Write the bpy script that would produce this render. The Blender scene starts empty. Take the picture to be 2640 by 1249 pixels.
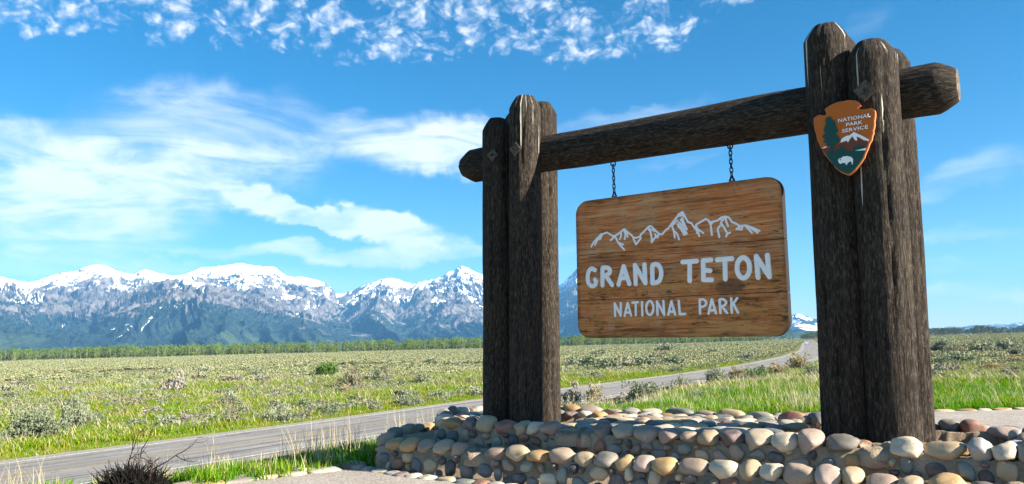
import bpy, bmesh, math, random
import numpy as np
from mathutils import Matrix, Vector
from mathutils.geometry import tessellate_polygon

random.seed(7)
RNG = np.random.default_rng(11)
scene = bpy.context.scene
COL = scene.collection

# ------------------------------------------------------------------ camera
FPX = 1960.0                                   # focal length in photo pixels (photo 2640 x 1249)
PITCH = math.atan(265 / FPX)
ROLL = math.radians(1.46)
EYE = np.array([0.0, 0.0, 1.6])
cF = np.array([0, math.cos(PITCH), math.sin(PITCH)])
_u0 = np.array([0, -math.sin(PITCH), math.cos(PITCH)]); _r0 = np.array([1.0, 0, 0])
cR = _r0 * math.cos(ROLL) - _u0 * math.sin(ROLL)
cU = _u0 * math.cos(ROLL) + _r0 * math.sin(ROLL)
cam_data = bpy.data.cameras.new('camera')
cam = bpy.data.objects.new('camera', cam_data)
COL.objects.link(cam)
cam_data.sensor_width = 36.0
cam_data.lens = 36.0 * FPX / 2640
cam_data.clip_start = 0.05
cam_data.clip_end = 90000
M = Matrix(((cR[0], cU[0], -cF[0], EYE[0]), (cR[1], cU[1], -cF[1], EYE[1]), (cR[2], cU[2], -cF[2], EYE[2]), (0, 0, 0, 1)))
cam.matrix_world = M
scene.camera = cam

# ------------------------------------------------------------------ light
SUN_AZ, SUN_EL = 117.3, 25.0                   # degrees clockwise from +Y, above the horizon
SUN_STRENGTH, SKY_STRENGTH, EXPOSURE = 5.0, 0.05, 1.80
scene.view_settings.view_transform = 'Standard'
scene.view_settings.look = 'None'
scene.view_settings.gamma = 1.0
scene.view_settings.exposure = EXPOSURE
scene.view_settings.use_curve_mapping = False
sd = np.array([math.sin(math.radians(SUN_AZ)) * math.cos(math.radians(SUN_EL)),
               math.cos(math.radians(SUN_AZ)) * math.cos(math.radians(SUN_EL)), math.sin(math.radians(SUN_EL))])
sl = bpy.data.lights.new('sun', 'SUN'); sl.energy = SUN_STRENGTH; sl.angle = math.radians(0.5); sl.color = (1.0, 0.93, 0.82)
so = bpy.data.objects.new('sun', sl); COL.objects.link(so)
so.rotation_euler = Vector(sd).to_track_quat('Z', 'Y').to_euler()


# ------------------------------------------------------------------ helpers: shader expressions
class X:
    """a value socket with arithmetic that writes Math nodes"""
    def __init__(s, nt, sock): s.nt = nt; s.k = sock
    def _m(s, op, b=None, c=None, clamp=False):
        n = s.nt.nodes.new('ShaderNodeMath'); n.operation = op; n.use_clamp = clamp
        s.nt.links.new(s.k, n.inputs[0])
        for i, v in ((1, b), (2, c)):
            if v is None: continue
            if isinstance(v, X): s.nt.links.new(v.k, n.inputs[i])
            else: n.inputs[i].default_value = v
        return X(s.nt, n.outputs[0])
    def __add__(s, o): return s._m('ADD', o)
    def __radd__(s, o): return s._m('ADD', o)
    def __sub__(s, o): return s._m('SUBTRACT', o)
    def __mul__(s, o): return s._m('MULTIPLY', o)
    def __rmul__(s, o): return s._m('MULTIPLY', o)
    def __truediv__(s, o): return s._m('DIVIDE', o)
    def __neg__(s): return s._m('MULTIPLY', -1.0)
    def rsub(s, c):
        return (s * -1.0) + c
    def pow(s, p): return s._m('POWER', p)
    def max(s, o): return s._m('MAXIMUM', o)
    def min(s, o): return s._m('MINIMUM', o)
    def clamp(s): return s._m('ADD', 0.0, clamp=True)
    def fn(s, op, b=None): return s._m(op, b)
    def ss(s, a, b):
        n = s.nt.nodes.new('ShaderNodeMapRange'); n.interpolation_type = 'SMOOTHSTEP'
        s.nt.links.new(s.k, n.inputs['Value'])
        n.inputs['From Min'].default_value = a; n.inputs['From Max'].default_value = b
        if a > b:
            n.inputs['From Min'].default_value = b; n.inputs['From Max'].default_value = a
            n.inputs['To Min'].default_value = 1.0; n.inputs['To Max'].default_value = 0.0
        return X(s.nt, n.outputs[0])


def noise(nt, vec, scale, detail=4, rough=0.55, dist=0.0, stretch=None):
    if stretch is not None:
        mp = nt.nodes.new('ShaderNodeVectorMath'); mp.operation = 'MULTIPLY'
        nt.links.new(vec, mp.inputs[0]); mp.inputs[1].default_value = stretch; vec = mp.outputs[0]
    n = nt.nodes.new('ShaderNodeTexNoise')
    nt.links.new(vec, n.inputs['Vector'])
    n.inputs['Scale'].default_value = scale; n.inputs['Detail'].default_value = detail
    n.inputs['Roughness'].default_value = rough; n.inputs['Distortion'].default_value = dist
    return X(nt, n.outputs['Fac'])


def mixc(nt, fac, a, b):
    n = nt.nodes.new('ShaderNodeMix'); n.data_type = 'RGBA'; n.clamp_factor = True
    f = n.inputs[0]
    if isinstance(fac, X): nt.links.new(fac.k, f)
    else: f.default_value = fac
    for sock, v in ((n.inputs[6], a), (n.inputs[7], b)):
        if isinstance(v, (tuple, list)): sock.default_value = (*v[:3], 1.0)
        else: nt.links.new(v, sock)
    return n.outputs[2]


def objc(nt):
    t = nt.nodes.new('ShaderNodeTexCoord'); return t.outputs['Object']


def geop(nt):
    t = nt.nodes.new('ShaderNodeNewGeometry'); return t.outputs['Position']


def sep(nt, v):
    n = nt.nodes.new('ShaderNodeSeparateXYZ'); nt.links.new(v, n.inputs[0])
    return [X(nt, n.outputs[i]) for i in range(3)]


def rnd(nt):
    t = nt.nodes.new('ShaderNodeObjectInfo'); return X(nt, t.outputs['Random'])


def material(name, build, rough=0.9, spec=0.3, metal=0.0):
    m = bpy.data.materials.new(name); m.use_nodes = True
    nt = m.node_tree; b = nt.nodes['Principled BSDF']
    b.inputs['Roughness'].default_value = rough
    b.inputs['Specular IOR Level'].default_value = spec
    b.inputs['Metallic'].default_value = metal
    r = build(nt, b)
    if r is not None:
        if isinstance(r, (tuple, list)): b.inputs['Base Color'].default_value = (*r[:3], 1)
        else: nt.links.new(r, b.inputs['Base Color'])
    return m


def bump(nt, b, h, strength=0.5, dist=0.02):
    n = nt.nodes.new('ShaderNodeBump'); n.inputs['Strength'].default_value = strength; n.inputs['Distance'].default_value = dist
    nt.links.new(h.k, n.inputs['Height']); nt.links.new(n.outputs[0], b.inputs['Normal'])


# ------------------------------------------------------------------ helpers: noise in numpy
def _hash(ix, iy, seed):
    h = (ix.astype(np.int64) * 374761393 + iy.astype(np.int64) * 668265263 + seed * 974711) & 0xffffffff
    h = ((h ^ (h >> 13)) * 1274126177) & 0xffffffff
    return ((h ^ (h >> 16)) & 0xffff) / 65535.0


def vnoise(x, y, seed=0):
    x0 = np.floor(x); y0 = np.floor(y); fx = x - x0; fy = y - y0
    fx = fx * fx * fx * (fx * (fx * 6 - 15) + 10); fy = fy * fy * fy * (fy * (fy * 6 - 15) + 10)
    a = _hash(x0, y0, seed); b = _hash(x0 + 1, y0, seed); c = _hash(x0, y0 + 1, seed); d = _hash(x0 + 1, y0 + 1, seed)
    return (a * (1 - fx) + b * fx) * (1 - fy) + (c * (1 - fx) + d * fx) * fy


def fbm(x, y, octaves=4, seed=0, gain=0.5):
    s = 0; a = 1; t = 0
    for k in range(octaves):
        s = s + a * vnoise(x * 2 ** k + 17.3 * k, y * 2 ** k - 9.1 * k, seed + k); t += a; a *= gain
    return s / t


def ridged(x, y, octaves=5, seed=0, gain=0.55):
    s = 0; a = 1; t = 0
    for k in range(octaves):
        s = s + a * (1 - np.abs(2 * vnoise(x * 2 ** k + 5.3 * k, y * 2 ** k + 3.7 * k, seed + k) - 1)); t += a; a *= gain
    return s / t


def smooth(a, b, x):
    t = np.clip((x - a) / (b - a), 0, 1); return t * t * (3 - 2 * t)


# ------------------------------------------------------------------ helpers: objects
WL = {}                                         # world location of each thing or part


def mesh(name, verts, faces, mats=(), smoothed=False, mat_idx=None):
    me = bpy.data.meshes.new(name)
    verts = np.asarray(verts, dtype=np.float32)
    if isinstance(faces, np.ndarray):
        k = faces.shape[1]
        me.vertices.add(len(verts)); me.vertices.foreach_set('co', verts.ravel())
        me.loops.add(faces.size); me.loops.foreach_set('vertex_index', faces.astype(np.int32).ravel())
        me.polygons.add(len(faces)); me.polygons.foreach_set('loop_start', np.arange(0, faces.size, k, dtype=np.int32))
        me.update(calc_edges=True)
    else:
        me.from_pydata([tuple(map(float, v)) for v in verts], [], faces); me.update()
    for m in mats: me.materials.append(m)
    if smoothed: me.polygons.foreach_set('use_smooth', np.ones(len(me.polygons), dtype=bool))
    if mat_idx is not None: me.polygons.foreach_set('material_index', np.asarray(mat_idx, dtype=np.int32))
    return me


def put(name, me, parent=None, loc=None, rot=None, scale=None):
    """link a mesh; its verts are in world coordinates unless loc is given"""
    o = bpy.data.objects.new(name, me); COL.objects.link(o)
    w = Vector(loc) if loc is not None else Vector((0, 0, 0))
    if parent is not None:
        o.parent = parent; o.location = w - WL[parent.name]
    else: o.location = w
    WL[o.name] = w
    if rot is not None: o.rotation_mode = 'QUATERNION'; o.rotation_quaternion = rot
    if scale is not None: o.scale = scale
    return o


def tag(o, label=None, cat=None, group=None, kind=None):
    if label: o['label'] = label
    if cat: o['category'] = cat
    if group: o['group'] = group
    if kind: o['kind'] = kind
    return o


def thing(name, loc, label, cat, group=None):
    o = bpy.data.objects.new(name, None); COL.objects.link(o); o.location = loc; WL[o.name] = Vector(loc)
    o.empty_display_size = 0.1
    return tag(o, label, cat, group)


class MB:
    def __init__(s): s.v = []; s.f = []; s.m = []
    def add(s, v, f, mi=0):
        b = len(s.v); s.v += [tuple(map(float, p)) for p in v]; s.f += [[b + i for i in q] for q in f]; s.m += [mi] * len(f)
    def tube(s, pts, rads, n=6, mi=0, cap=True):
        pts = [np.array(p, float) for p in pts]; V = []; F = []
        up = np.array([0.13, 0.27, 0.95])
        for i, p in enumerate(pts):
            t = pts[min(i + 1, len(pts) - 1)] - pts[max(i - 1, 0)]; t /= np.linalg.norm(t) + 1e-9
            a = np.cross(t, up)
            if np.linalg.norm(a) < .05: a = np.cross(t, np.array([1.0, 0, 0]))
            a /= np.linalg.norm(a); b = np.cross(t, a)
            for k in range(n):
                g = 2 * math.pi * k / n
                V.append(p + (a * math.cos(g) + b * math.sin(g)) * rads[i])
        for i in range(len(pts) - 1):
            for k in range(n):
                F.append([i * n + k, i * n + (k + 1) % n, (i + 1) * n + (k + 1) % n, (i + 1) * n + k])
        if cap: F.append(list(range(n))[::-1]); F.append([(len(pts) - 1) * n + k for k in range(n)])
        s.add(V, F, mi)
    def box(s, c, ax, h, mi=0):
        c = np.array(c, float); V = []
        for i in (-1, 1):
            for j in (-1, 1):
                for k in (-1, 1): V.append(c + i * h[0] * ax[0] + j * h[1] * ax[1] + k * h[2] * ax[2])
        s.add(V, [[0, 1, 3, 2], [4, 6, 7, 5], [0, 4, 5, 1], [2, 3, 7, 6], [0, 2, 6, 4], [1, 5, 7, 3]], mi)
    def mesh(s, name, mats, smoothed=False): return mesh(name, s.v, s.f, mats, smoothed, s.m)


def ray(px, py): return cF + cR * (px - 1320) / FPX + cU * (624.5 - py) / FPX
def at_z(px, py, z): d = ray(px, py); return EYE + d * (z - EYE[2]) / d[2]
def azel(px, py):
    d = ray(px, py); return math.atan2(d[0], d[1]), math.atan2(d[2], math.hypot(d[0], d[1]))


# frame of the sign: u along the beam, n towards the viewer, origin below the board's middle
SC = np.array([1.852, 8.707, 0.0]); YAW = -0.6339
su = np.array([math.cos(YAW), math.sin(YAW), 0.0]); sn = np.array([math.sin(YAW), -math.cos(YAW), 0.0])
def W(s, n, z): return SC + su * s + sn * n + np.array([0, 0, z])
def on_plane(px, py, off):
    d = ray(px, py); P0 = SC + sn * off; t = ((P0 - EYE) @ sn) / (d @ sn); return EYE + d * t


# ------------------------------------------------------------------ sky
world = bpy.data.worlds.new('World'); scene.world = world; world.use_nodes = True
nt = world.node_tree
for n in list(nt.nodes): nt.nodes.remove(n)
out = nt.nodes.new('ShaderNodeOutputWorld'); bg = nt.nodes.new('ShaderNodeBackground')
nt.links.new(bg.outputs[0], out.inputs['Surface'])
sky = nt.nodes.new('ShaderNodeTexSky'); sky.sky_type = 'NISHITA'; sky.sun_disc = False
sky.sun_elevation = math.radians(SUN_EL); sky.sun_rotation = math.radians(SUN_AZ)
sky.altitude = 2000; sky.air_density = 1.0; sky.dust_density = 0.3; sky.ozone_density = 2.0
hsv = nt.nodes.new('ShaderNodeHueSaturation'); hsv.inputs['Hue'].default_value = 0.492
hsv.inputs['Saturation'].default_value = 1.42; hsv.inputs['Value'].default_value = 1.05
nt.links.new(sky.outputs[0], hsv.inputs['Color'])
tc = nt.nodes.new('ShaderNodeTexCoord')
vx, vy, vz = sep(nt, tc.outputs['Generated'])
az = vx.fn('ARCTAN2', vy); el = vz.fn('ARCSINE')
pz = vz.max(0.03)
px_, py_ = vx / pz, vy / pz
cmb = nt.nodes.new('ShaderNodeCombineXYZ'); nt.links.new(px_.k, cmb.inputs[0]); nt.links.new(py_.k, cmb.inputs[1]); PL = cmb.outputs[0]
cmb2 = nt.nodes.new('ShaderNodeCombineXYZ'); nt.links.new(az.k, cmb2.inputs[0]); nt.links.new(el.k, cmb2.inputs[1]); AE = cmb2.outputs[0]
# warp
w1 = noise(nt, AE, 5.0, 5, 0.6); w2 = noise(nt, AE, 5.0, 5, 0.6, stretch=(1.0, 1.0, 1.0))
wa = (noise(nt, AE, 6.0, 4, 0.55) - 0.5) * 0.16; we = (noise(nt, AE, 9.0, 5, 0.6, dist=0.5) - 0.5) * 0.075
azw = az + wa; elw = el + we
fine = noise(nt, AE, 26.0, 7, 0.62, 0.4, stretch=(0.55, 1.6, 1.0))
streak = noise(nt, AE, 11.0, 7, 0.6, 0.9, stretch=(0.5, 2.2, 1.0))
def blob(px, py, rx, ry, tilt=0.0, power=1.0):
    a0, e0 = azel(px, py); a1, _ = azel(px + rx, py); _, e1 = azel(px, py - ry)
    ra, re = abs(a1 - a0), abs(e1 - e0)
    da = azw - a0; de = elw - e0
    de = de + da * tilt
    q = (da / ra).pow(2.0) + (de / re).pow(2.0)
    return q.ss(1.9, 0.15) * power
cir = None
for args in [(560, 330, 300, 110, 0.0, .62), (1120, 375, 270, 78, 0.05, 1.15), (60, 450, 450, 125, 0.10, .80), (470, 450, 330, 75, -.06, .60),
             (120, 590, 330, 70, 0.05, .9), (730, 530, 170, 38, .22, .9), (900, 565, 260, 34, .22, 1.5), (1000, 655, 460, 24, 0.0, .85), (1650, 300, 230, 34, -.1, .45),
             (2470, 470, 220, 55, -.25, .48), (2500, 748, 260, 22, 0.05, .85), (2380, 680, 200, 20, 0, .5), (2450, 610, 230, 16, .03, .4), (200, 690, 420, 26, 0.0, .6), (870, 728, 320, 24, 0.0, .62), (2230, 70, 90, 45, -.3, .25), (1770, 400, 200, 22, -.15, .3)]:
    b_ = blob(*args); cir = b_ if cir is None else cir + b_
cirm = (cir.min(1.25) * (streak.ss(.30, .68) * 0.62 + 0.36) + (fine - 0.5) * 0.6 * cir.min(1.0)).clamp()
cirm = cirm.ss(0.04, 1.08)
# the rippled altocumulus sheet overhead
sc2 = nt.nodes.new('ShaderNodeVectorMath'); sc2.operation = 'MULTIPLY'; nt.links.new(AE, sc2.inputs[0]); sc2.inputs[1].default_value = (4.2, 5.6, 1.0); AE2 = sc2.outputs[0]
vor = nt.nodes.new('ShaderNodeTexVoronoi'); vor.feature = 'SMOOTH_F1'; vor.inputs['Scale'].default_value = 9.0
vor.inputs['Smoothness'].default_value = 0.6; vor.inputs['Detail'].default_value = 2.0; vor.inputs['Roughness'].default_value = 0.6
nwarp = nt.nodes.new('ShaderNodeTexNoise'); nt.links.new(AE2, nwarp.inputs['Vector']); nwarp.inputs['Scale'].default_value = 5.0; nwarp.inputs['Detail'].default_value = 5
mv = nt.nodes.new('ShaderNodeVectorMath'); mv.operation = 'MULTIPLY_ADD'; nt.links.new(nwarp.outputs['Color'], mv.inputs[0]); mv.inputs[1].default_value = (.22, .22, .22)
nt.links.new(AE2, mv.inputs[2]); nt.links.new(mv.outputs[0], vor.inputs['Vector'])
cell = X(nt, vor.outputs['Distance'])
big = noise(nt, PL, 2.2, 3, 0.5)
puff = noise(nt, AE2, 15.0, 6, 0.6)
a_l, e_l = azel(0, 40); a_m, e_m = azel(1000, 150); a_r, e_r = azel(1800, 95)
edge = az.ss(math.radians(11), math.radians(27)) * math.radians(5.5) + math.radians(20.7) - az.ss(math.radians(-26), math.radians(-38)) * math.radians(1.6)
bandm = (el - edge + (big - 0.5) * 0.05).ss(-0.020, 0.022)
alto = (bandm * 1.10 - cell * 1.05 + (puff - 0.5) * 0.55 + 0.13 + (big - 0.5) * 0.5).ss(-0.05, 0.85) * bandm.ss(0.0, 0.4) * el.ss(math.radians(55), math.radians(30))
shade_c = mixc(nt, (puff * 0.9 + alto * 0.35).ss(0.45, 0.95), (0.62, 0.75, 0.98), (1.0, 1.0, 1.02))
K = 7.0                                          # cloud radiance in the sky texture's own units
cl = nt.nodes.new('ShaderNodeVectorMath'); cl.operation = 'SCALE'; nt.links.new(shade_c, cl.inputs[0]); cl.inputs['Scale'].default_value = K
s1 = mixc(nt, (cirm * 0.88).min(0.92), hsv.outputs[0], (K * 1.02, K * 1.07, K * 1.14))
s2 = mixc(nt, alto * 0.82, s1, cl.outputs[0])
nt.links.new(s2, bg.inputs['Color'])
bg.inputs['Strength'].default_value = SKY_STRENGTH

# ------------------------------------------------------------------ materials
def m_ground(nt, b):
    p = geop(nt); x, y, z = sep(nt, p)
    n1 = noise(nt, p, 0.05, 5, 0.6); n2 = noise(nt, p, 0.6, 5, 0.6); n3 = noise(nt, p, 7.0, 4, 0.6)
    dist = (x * x + y * y).pow(0.5)
    near = mixc(nt, n2.ss(.35, .65), (0.11, 0.17, 0.03), (0.19, 0.19, 0.07))
    far = mixc(nt, (n1 * .6 + n2 * .4).ss(.4, .62), (0.135, 0.150, 0.060), (0.205, 0.205, 0.105))
    st = noise(nt, p, 0.10, 6, 0.7, stretch=(1.0, 1.0, 1.0))
    far = mixc(nt, st.ss(.52, .60) * .45, far, (0.075, 0.090, 0.045))
    c = mixc(nt, dist.ss(90, 190), near, far)
    bump(nt, b, n3, .6, .05)
    return c
M_ground = material('dry_earth_and_grass', m_ground, 1.0, 0.05)

def m_path(nt, b):
    p = geop(nt)
    n1 = noise(nt, p, 90.0, 3, 0.7); n2 = noise(nt, p, 1.5, 4, .6)
    v = nt.nodes.new('ShaderNodeTexVoronoi'); nt.links.new(p, v.inputs['Vector']); v.inputs['Scale'].default_value = 70
    cc = sep(nt, v.outputs['Color'])[0]
    c = mixc(nt, n2.ss(.3, .7), (0.30, 0.25, 0.20), (0.38, 0.33, 0.275))
    c = mixc(nt, cc.ss(.75, .95) * .7, c, (0.60, 0.55, 0.48)); c = mixc(nt, cc.ss(.3, .1) * .6, c, (0.14, 0.11, 0.09))
    bump(nt, b, n1 + cc * .5, .5, .006)
    return c
M_path = material('exposed_aggregate_paving', m_path, .95, .2)

def m_asphalt(nt, b):
    p = geop(nt); n1 = noise(nt, p, .35, 4, .6); n2 = noise(nt, p, 60, 3, .7)
    uvn = nt.nodes.new('ShaderNodeUVMap'); uvn.uv_map = 'lane'; uv = uvn.outputs[0]
    a = noise(nt, uv, 1.0, 6, .65, 1.2, stretch=(.9, .18, 1)); sk = noise(nt, uv, 1.0, 5, .6, .3, stretch=(1.5, .045, 1)); sk2 = noise(nt, uv, 1.0, 4, .7, .2, stretch=(3.0, .5, 1))
    c = mixc(nt, n1.ss(.3, .7), (0.23, 0.208, 0.18), (0.29, 0.265, 0.232))
    c = mixc(nt, n2.ss(.55, .8) * .5, c, (0.26, 0.25, 0.24))
    c = mixc(nt, sk.ss(.48, .64) * .55, c, (.085, .082, .080)); c = mixc(nt, sk.ss(.46, .36) * .4, c, (.34, .315, .28)); c = mixc(nt, sk2.ss(.60, .68) * .5, c, (.07, .068, .068))
    crack = (a - .5).fn('ABSOLUTE').ss(.012, .004)
    c = mixc(nt, crack * .55, c, (0.045, 0.045, 0.048))
    bump(nt, b, n2, .3, .01)
    return c
M_asphalt = material('worn_asphalt', m_asphalt, .85, .25)
def worn(col, base, thr):
    def f(nt, b):
        p = geop(nt); n = noise(nt, p, 9, 5, .7)
        return mixc(nt, n.ss(thr - .07, thr + .07), col, base)
    return f
M_white_line = material('worn_white_paint', worn((.62, .62, .58), (.22, .21, .20), .56), .8)
M_yellow_line = material('worn_yellow_paint', worn((.42, .28, .08), (.17, .155, .14), .50), .8)
M_tar = material('dark_tar', lambda nt, b: (.05, .052, .058), .55, .5)
M_shoulder = material('gravel_shoulder', worn((.36, .31, .24), (.24, .21, .15), .5), 1.0, .1)

def m_mortar(nt, b):
    p = geop(nt); n1 = noise(nt, p, 3, 5, .65); n2 = noise(nt, p, 45, 5, .7)
    c = mixc(nt, n1.ss(.35, .65), (.29, .205, .130), (.42, .32, .215))
    c = mixc(nt, n2.ss(.55, .75) * .5, c, (.42, .37, .30)); c = mixc(nt, n2.ss(.42, .3) * .6, c, (.09, .075, .06))
    bump(nt, b, n2 + n1 * .5, .9, .02)
    return c
M_mortar = material('sandy_mortar', m_mortar, 1.0, .1)

STONES = []
for nm, a, c, sp in [('tan', (.50, .38, .235), (.42, .31, .185), (.20, .14, .08)), ('cream', (.60, .51, .37), (.52, .42, .29), (.30, .24, .16)),
                     ('ochre', (.44, .27, .11), (.36, .215, .085), (.55, .42, .22)), ('grey', (.24, .215, .18), (.185, .165, .14), (.10, .10, .10)),
                     ('slate_blue', (.105, .12, .12), (.09, .105, .11), (.22, .25, .26)), ('plum', (.125, .09, .09), (.10, .07, .07), (.24, .18, .18)),
                     ('rust', (.29, .13, .085), (.24, .10, .065), (.36, .24, .18)), ('taupe', (.33, .25, .185), (.27, .20, .145), (.13, .10, .08)),
                     ('pale_grey', (.44, .40, .34), (.36, .33, .28), (.20, .19, .18)), ('green_grey', (.21, .235, .20), (.16, .19, .165), (.34, .35, .30)),
                     ('dark', (.075, .08, .09), (.055, .058, .066), (.15, .16, .17)), ('pink', (.38, .28, .22), (.32, .235, .19), (.50, .42, .36))]:
    def f(nt, b, a=a, c=c, sp=sp):
        o = objc(nt); r = rnd(nt)
        ad = nt.nodes.new('ShaderNodeVectorMath'); ad.operation = 'ADD'; nt.links.new(o, ad.inputs[0]); nt.links.new((r * 37.0).k, ad.inputs[1])
        v = ad.outputs[0]
        n1 = noise(nt, v, 1.4, 5, .6, .4); n2 = noise(nt, v, 9, 5, .7); n3 = noise(nt, v, 24, 3, .7)
        k = mixc(nt, n1.ss(.3, .7), a, c); k = mixc(nt, n2.ss(.52, .66) * .6, k, sp); k = mixc(nt, n1.ss(.62, .44) * 0.3, k, (.24, .18, .12))
        k = mixc(nt, n3.ss(.66, .74) * .5, k, tuple(t * .45 for t in c))
        hs = nt.nodes.new('ShaderNodeHueSaturation'); nt.links.new((r * .5 + .75).k, hs.inputs['Value']); nt.links.new(k, hs.inputs['Color'])
        bump(nt, b, n2 * .6 + n1 + n3 * .25, .28, .02)
        return hs.outputs[0]
    STONES.append(material('river_stone_' + nm, f, .62, .35))

def m_log(nt, b):
    p = objc(nt)
    at = nt.nodes.new('ShaderNodeUVMap'); at.uv_map = 'grain'
    uv = at.outputs[0]
    g1 = noise(nt, uv, 1.0, 6, .68, .3, stretch=(26.0, 1.6, 1)); g2 = noise(nt, uv, 1.0, 5, .72, .3, stretch=(85.0, 11.0, 1)); sc = noise(nt, uv, 1.0, 4, .7, .5, stretch=(14, 42, 1))
    big = noise(nt, p, 1.3, 4, .6)
    c = mixc(nt, g1.ss(.35, .68), (.012, .0088, .0070), (.042, .0320, .0240))
    c = mixc(nt, g2.ss(.46, .66) * .55, c, (.15, .12, .086)); c = mixc(nt, sc.ss(.60, .72) * .35, c, (.014, .011, .009))
    c = mixc(nt, g1.ss(.40, .30) * .8, c, (.008, .006, .0055))
    c = mixc(nt, big.ss(.35, .7) * .35, c, (.015, .012, .011))
    # bird lime run down from the top
    u, v, _ = sep(nt, uv)
    top = at2 = nt.nodes.new('ShaderNodeAttribute'); top.attribute_name = 'below_top'
    bt = X(nt, top.outputs['Fac'])
    lime = noise(nt, uv, 1.0, 3, .6, .15, stretch=(26.0, .45, 1)); lim2 = noise(nt, uv, 1.0, 4, .7, 0, stretch=(50.0, 6.0, 1))
    fac = (lime - .586 - bt * .085 + (lim2 - .5) * .10).ss(0.0, .03)
    c = mixc(nt, fac * .85, c, (.62, .58, .50))
    chip = noise(nt, uv, 1.0, 2, .5, 0, stretch=(60, 22, 1)); patch = noise(nt, uv, 1.0, 2, .5, 0, stretch=(2.2, 1.5, 1))
    c = mixc(nt, (chip - .80 + (patch - .5) * .35).ss(0, .03) * .6, c, (.36, .30, .24))
    bump(nt, b, g1 + g2 * .6 + sc * .25, .9, .022)
    return c
M_log = material('weathered_dark_log', m_log, .92, .15)
def m_logend(nt, b):
    p = objc(nt); n = noise(nt, p, 14, 5, .7); bump(nt, b, n, .8, .02)
    return mixc(nt, n.ss(.35, .7), (.06, .048, .038), (.20, .165, .125))
M_logend = material('cut_log_end', m_logend, .95, .1)
M_iron = material('black_iron', lambda nt, b: (.018, .018, .02), .55, .5, .6)
def m_rustyplate(nt, b):
    n = noise(nt, objc(nt), 30, 4, .6); return mixc(nt, n.ss(.4, .6), (.05, .042, .038), (.13, .085, .05))
M_plate = material('dull_iron_plate', m_rustyplate, .7, .4, .3)

def m_board(nt, b):
    p = objc(nt)                                      # x along the board, z up
    x, y, z = sep(nt, p)
    wv = noise(nt, p, 1.0, 3, .5, 0, stretch=(.8, 1, 2.0))
    vadd = nt.nodes.new('ShaderNodeCombineXYZ')
    nt.links.new(x.k, vadd.inputs[0]); nt.links.new((z + wv * .10).k, vadd.inputs[2]); q = vadd.outputs[0]
    grain = noise(nt, q, 1.0, 6, .65, .25, stretch=(1.6, 1, 34)); gr2 = noise(nt, q, 1.0, 4, .7, .3, stretch=(5.5, 1, 90))
    fleck = noise(nt, q, 1.0, 5, .7, .5, stretch=(7, 1, 30))
    blot = noise(nt, p, 2.6, 5, .65, .4); blot2 = noise(nt, p, 5.5, 4, .6, .2, stretch=(1.0, 1, .55))
    c = mixc(nt, grain.ss(.32, .68), (.40, .112, .028), (.66, .25, .075))
    c = mixc(nt, blot.ss(.44, .68) * .6, c, (.48, .30, .15))
    low = (z + (blot - .5) * .5).ss(.02, -.22)          # the lower half is blotched orange and dark where the varnish lifted
    c = mixc(nt, low * blot2.ss(.42, .60) * .75, c, (.40, .17, .035))
    c = mixc(nt, (low * .8 + .18) * fleck.ss(.50, .62) * blot2.ss(.36, .56) * .95, c, (.075, .028, .010))
    ed = ((x.fn('ABSOLUTE') - 1.286) * -1.0).min((z.fn('ABSOLUTE') - .85) * -1.0); c = mixc(nt, (ed + (blot - .5) * .12).ss(.07, .0) * .6, c, (.12, .045, .016))
    c = mixc(nt, gr2.ss(.56, .64) * .6, c, (.10, .045, .018))
    mid = ((z - .02).fn('ABSOLUTE').ss(.20, .05)) * noise(nt, q, 1.0, 3, .6, .8, stretch=(1.5, 1, 75)).ss(.53, .60)
    c = mixc(nt, mid * .75, c, (.07, .03, .014))
    stain = blot2.ss(.60, .74) * (z.ss(.45, .80))
    c = mixc(nt, stain * .6, c, (.13, .06, .032))
    strk = noise(nt, q, 1.0, 5, .6, .6, stretch=(.9, 1, 12)); c = mixc(nt, strk.ss(.54, .66) * .65, c, (.10, .034, .010)); c = mixc(nt, strk.ss(.46, .36) * .45, c, (.64, .37, .17)); c = mixc(nt, low * strk.ss(.47, .40) * .5, c, (.52, .22, .045))
    gap = noise(nt, q, 1.0, 2, .4, .0, stretch=(.55, 1, 20)); gl = (gap - .5).fn('ABSOLUTE').ss(.006, .002)
    c = mixc(nt, gl * .8, c, (.04, .018, .01))
    kx = (x - .68); kz = (z + .30)                       # the knot near the right end
    kr = ((kx * kx) * 1.0 + (kz * kz) * 2.6).pow(.5)
    kn = noise(nt, p, 8, 4, .6)
    c = mixc(nt, (kr + (kn - .5) * .14).ss(.20, .10) * .8, c, (.13, .055, .022))
    ring = ((kr * 46.0 + kn * 16).fn('SINE')).ss(.1, .9) * kr.ss(.30, .12) * fleck.ss(.40, .60)
    c = mixc(nt, ring * .6, c, (.09, .035, .014))
    bump(nt, b, grain + gr2 * .8 - fleck * .5 - gl * 1.5, .55, .012)
    return c
M_board = material('varnished_cedar', m_board, .62, .3)
M_boardedge = material('dark_board_edge', lambda nt, b: (.022, .017, .015), .7, .3)
def m_paint(col):
    def f(nt, b):
        n = noise(nt, objc(nt), 14, 4, .7); return mixc(nt, n.ss(.45, .75) * .35, col, tuple(t * .78 for t in col))
    return f
M_white = material('white_sign_paint', m_paint((.86, .86, .84)), .55, .3)
M_groove = material('dark_routed_groove', lambda nt, b: (.03, .018, .012), .9, .1)
M_orange = material('orange_brown_enamel', m_paint((.46, .115, .006)), .45, .3)
M_rim = material('orange_sunlit_rim', m_paint((.62, .22, .08)), .45, .3)  # sunlit look of the shield's edge painted in as a paler orange
M_brown = material('red_brown_enamel', m_paint((.15, .040, .016)), .45, .3)
M_green = material('dark_green_enamel', m_paint((.008, .062, .050)), .45, .3)

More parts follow.
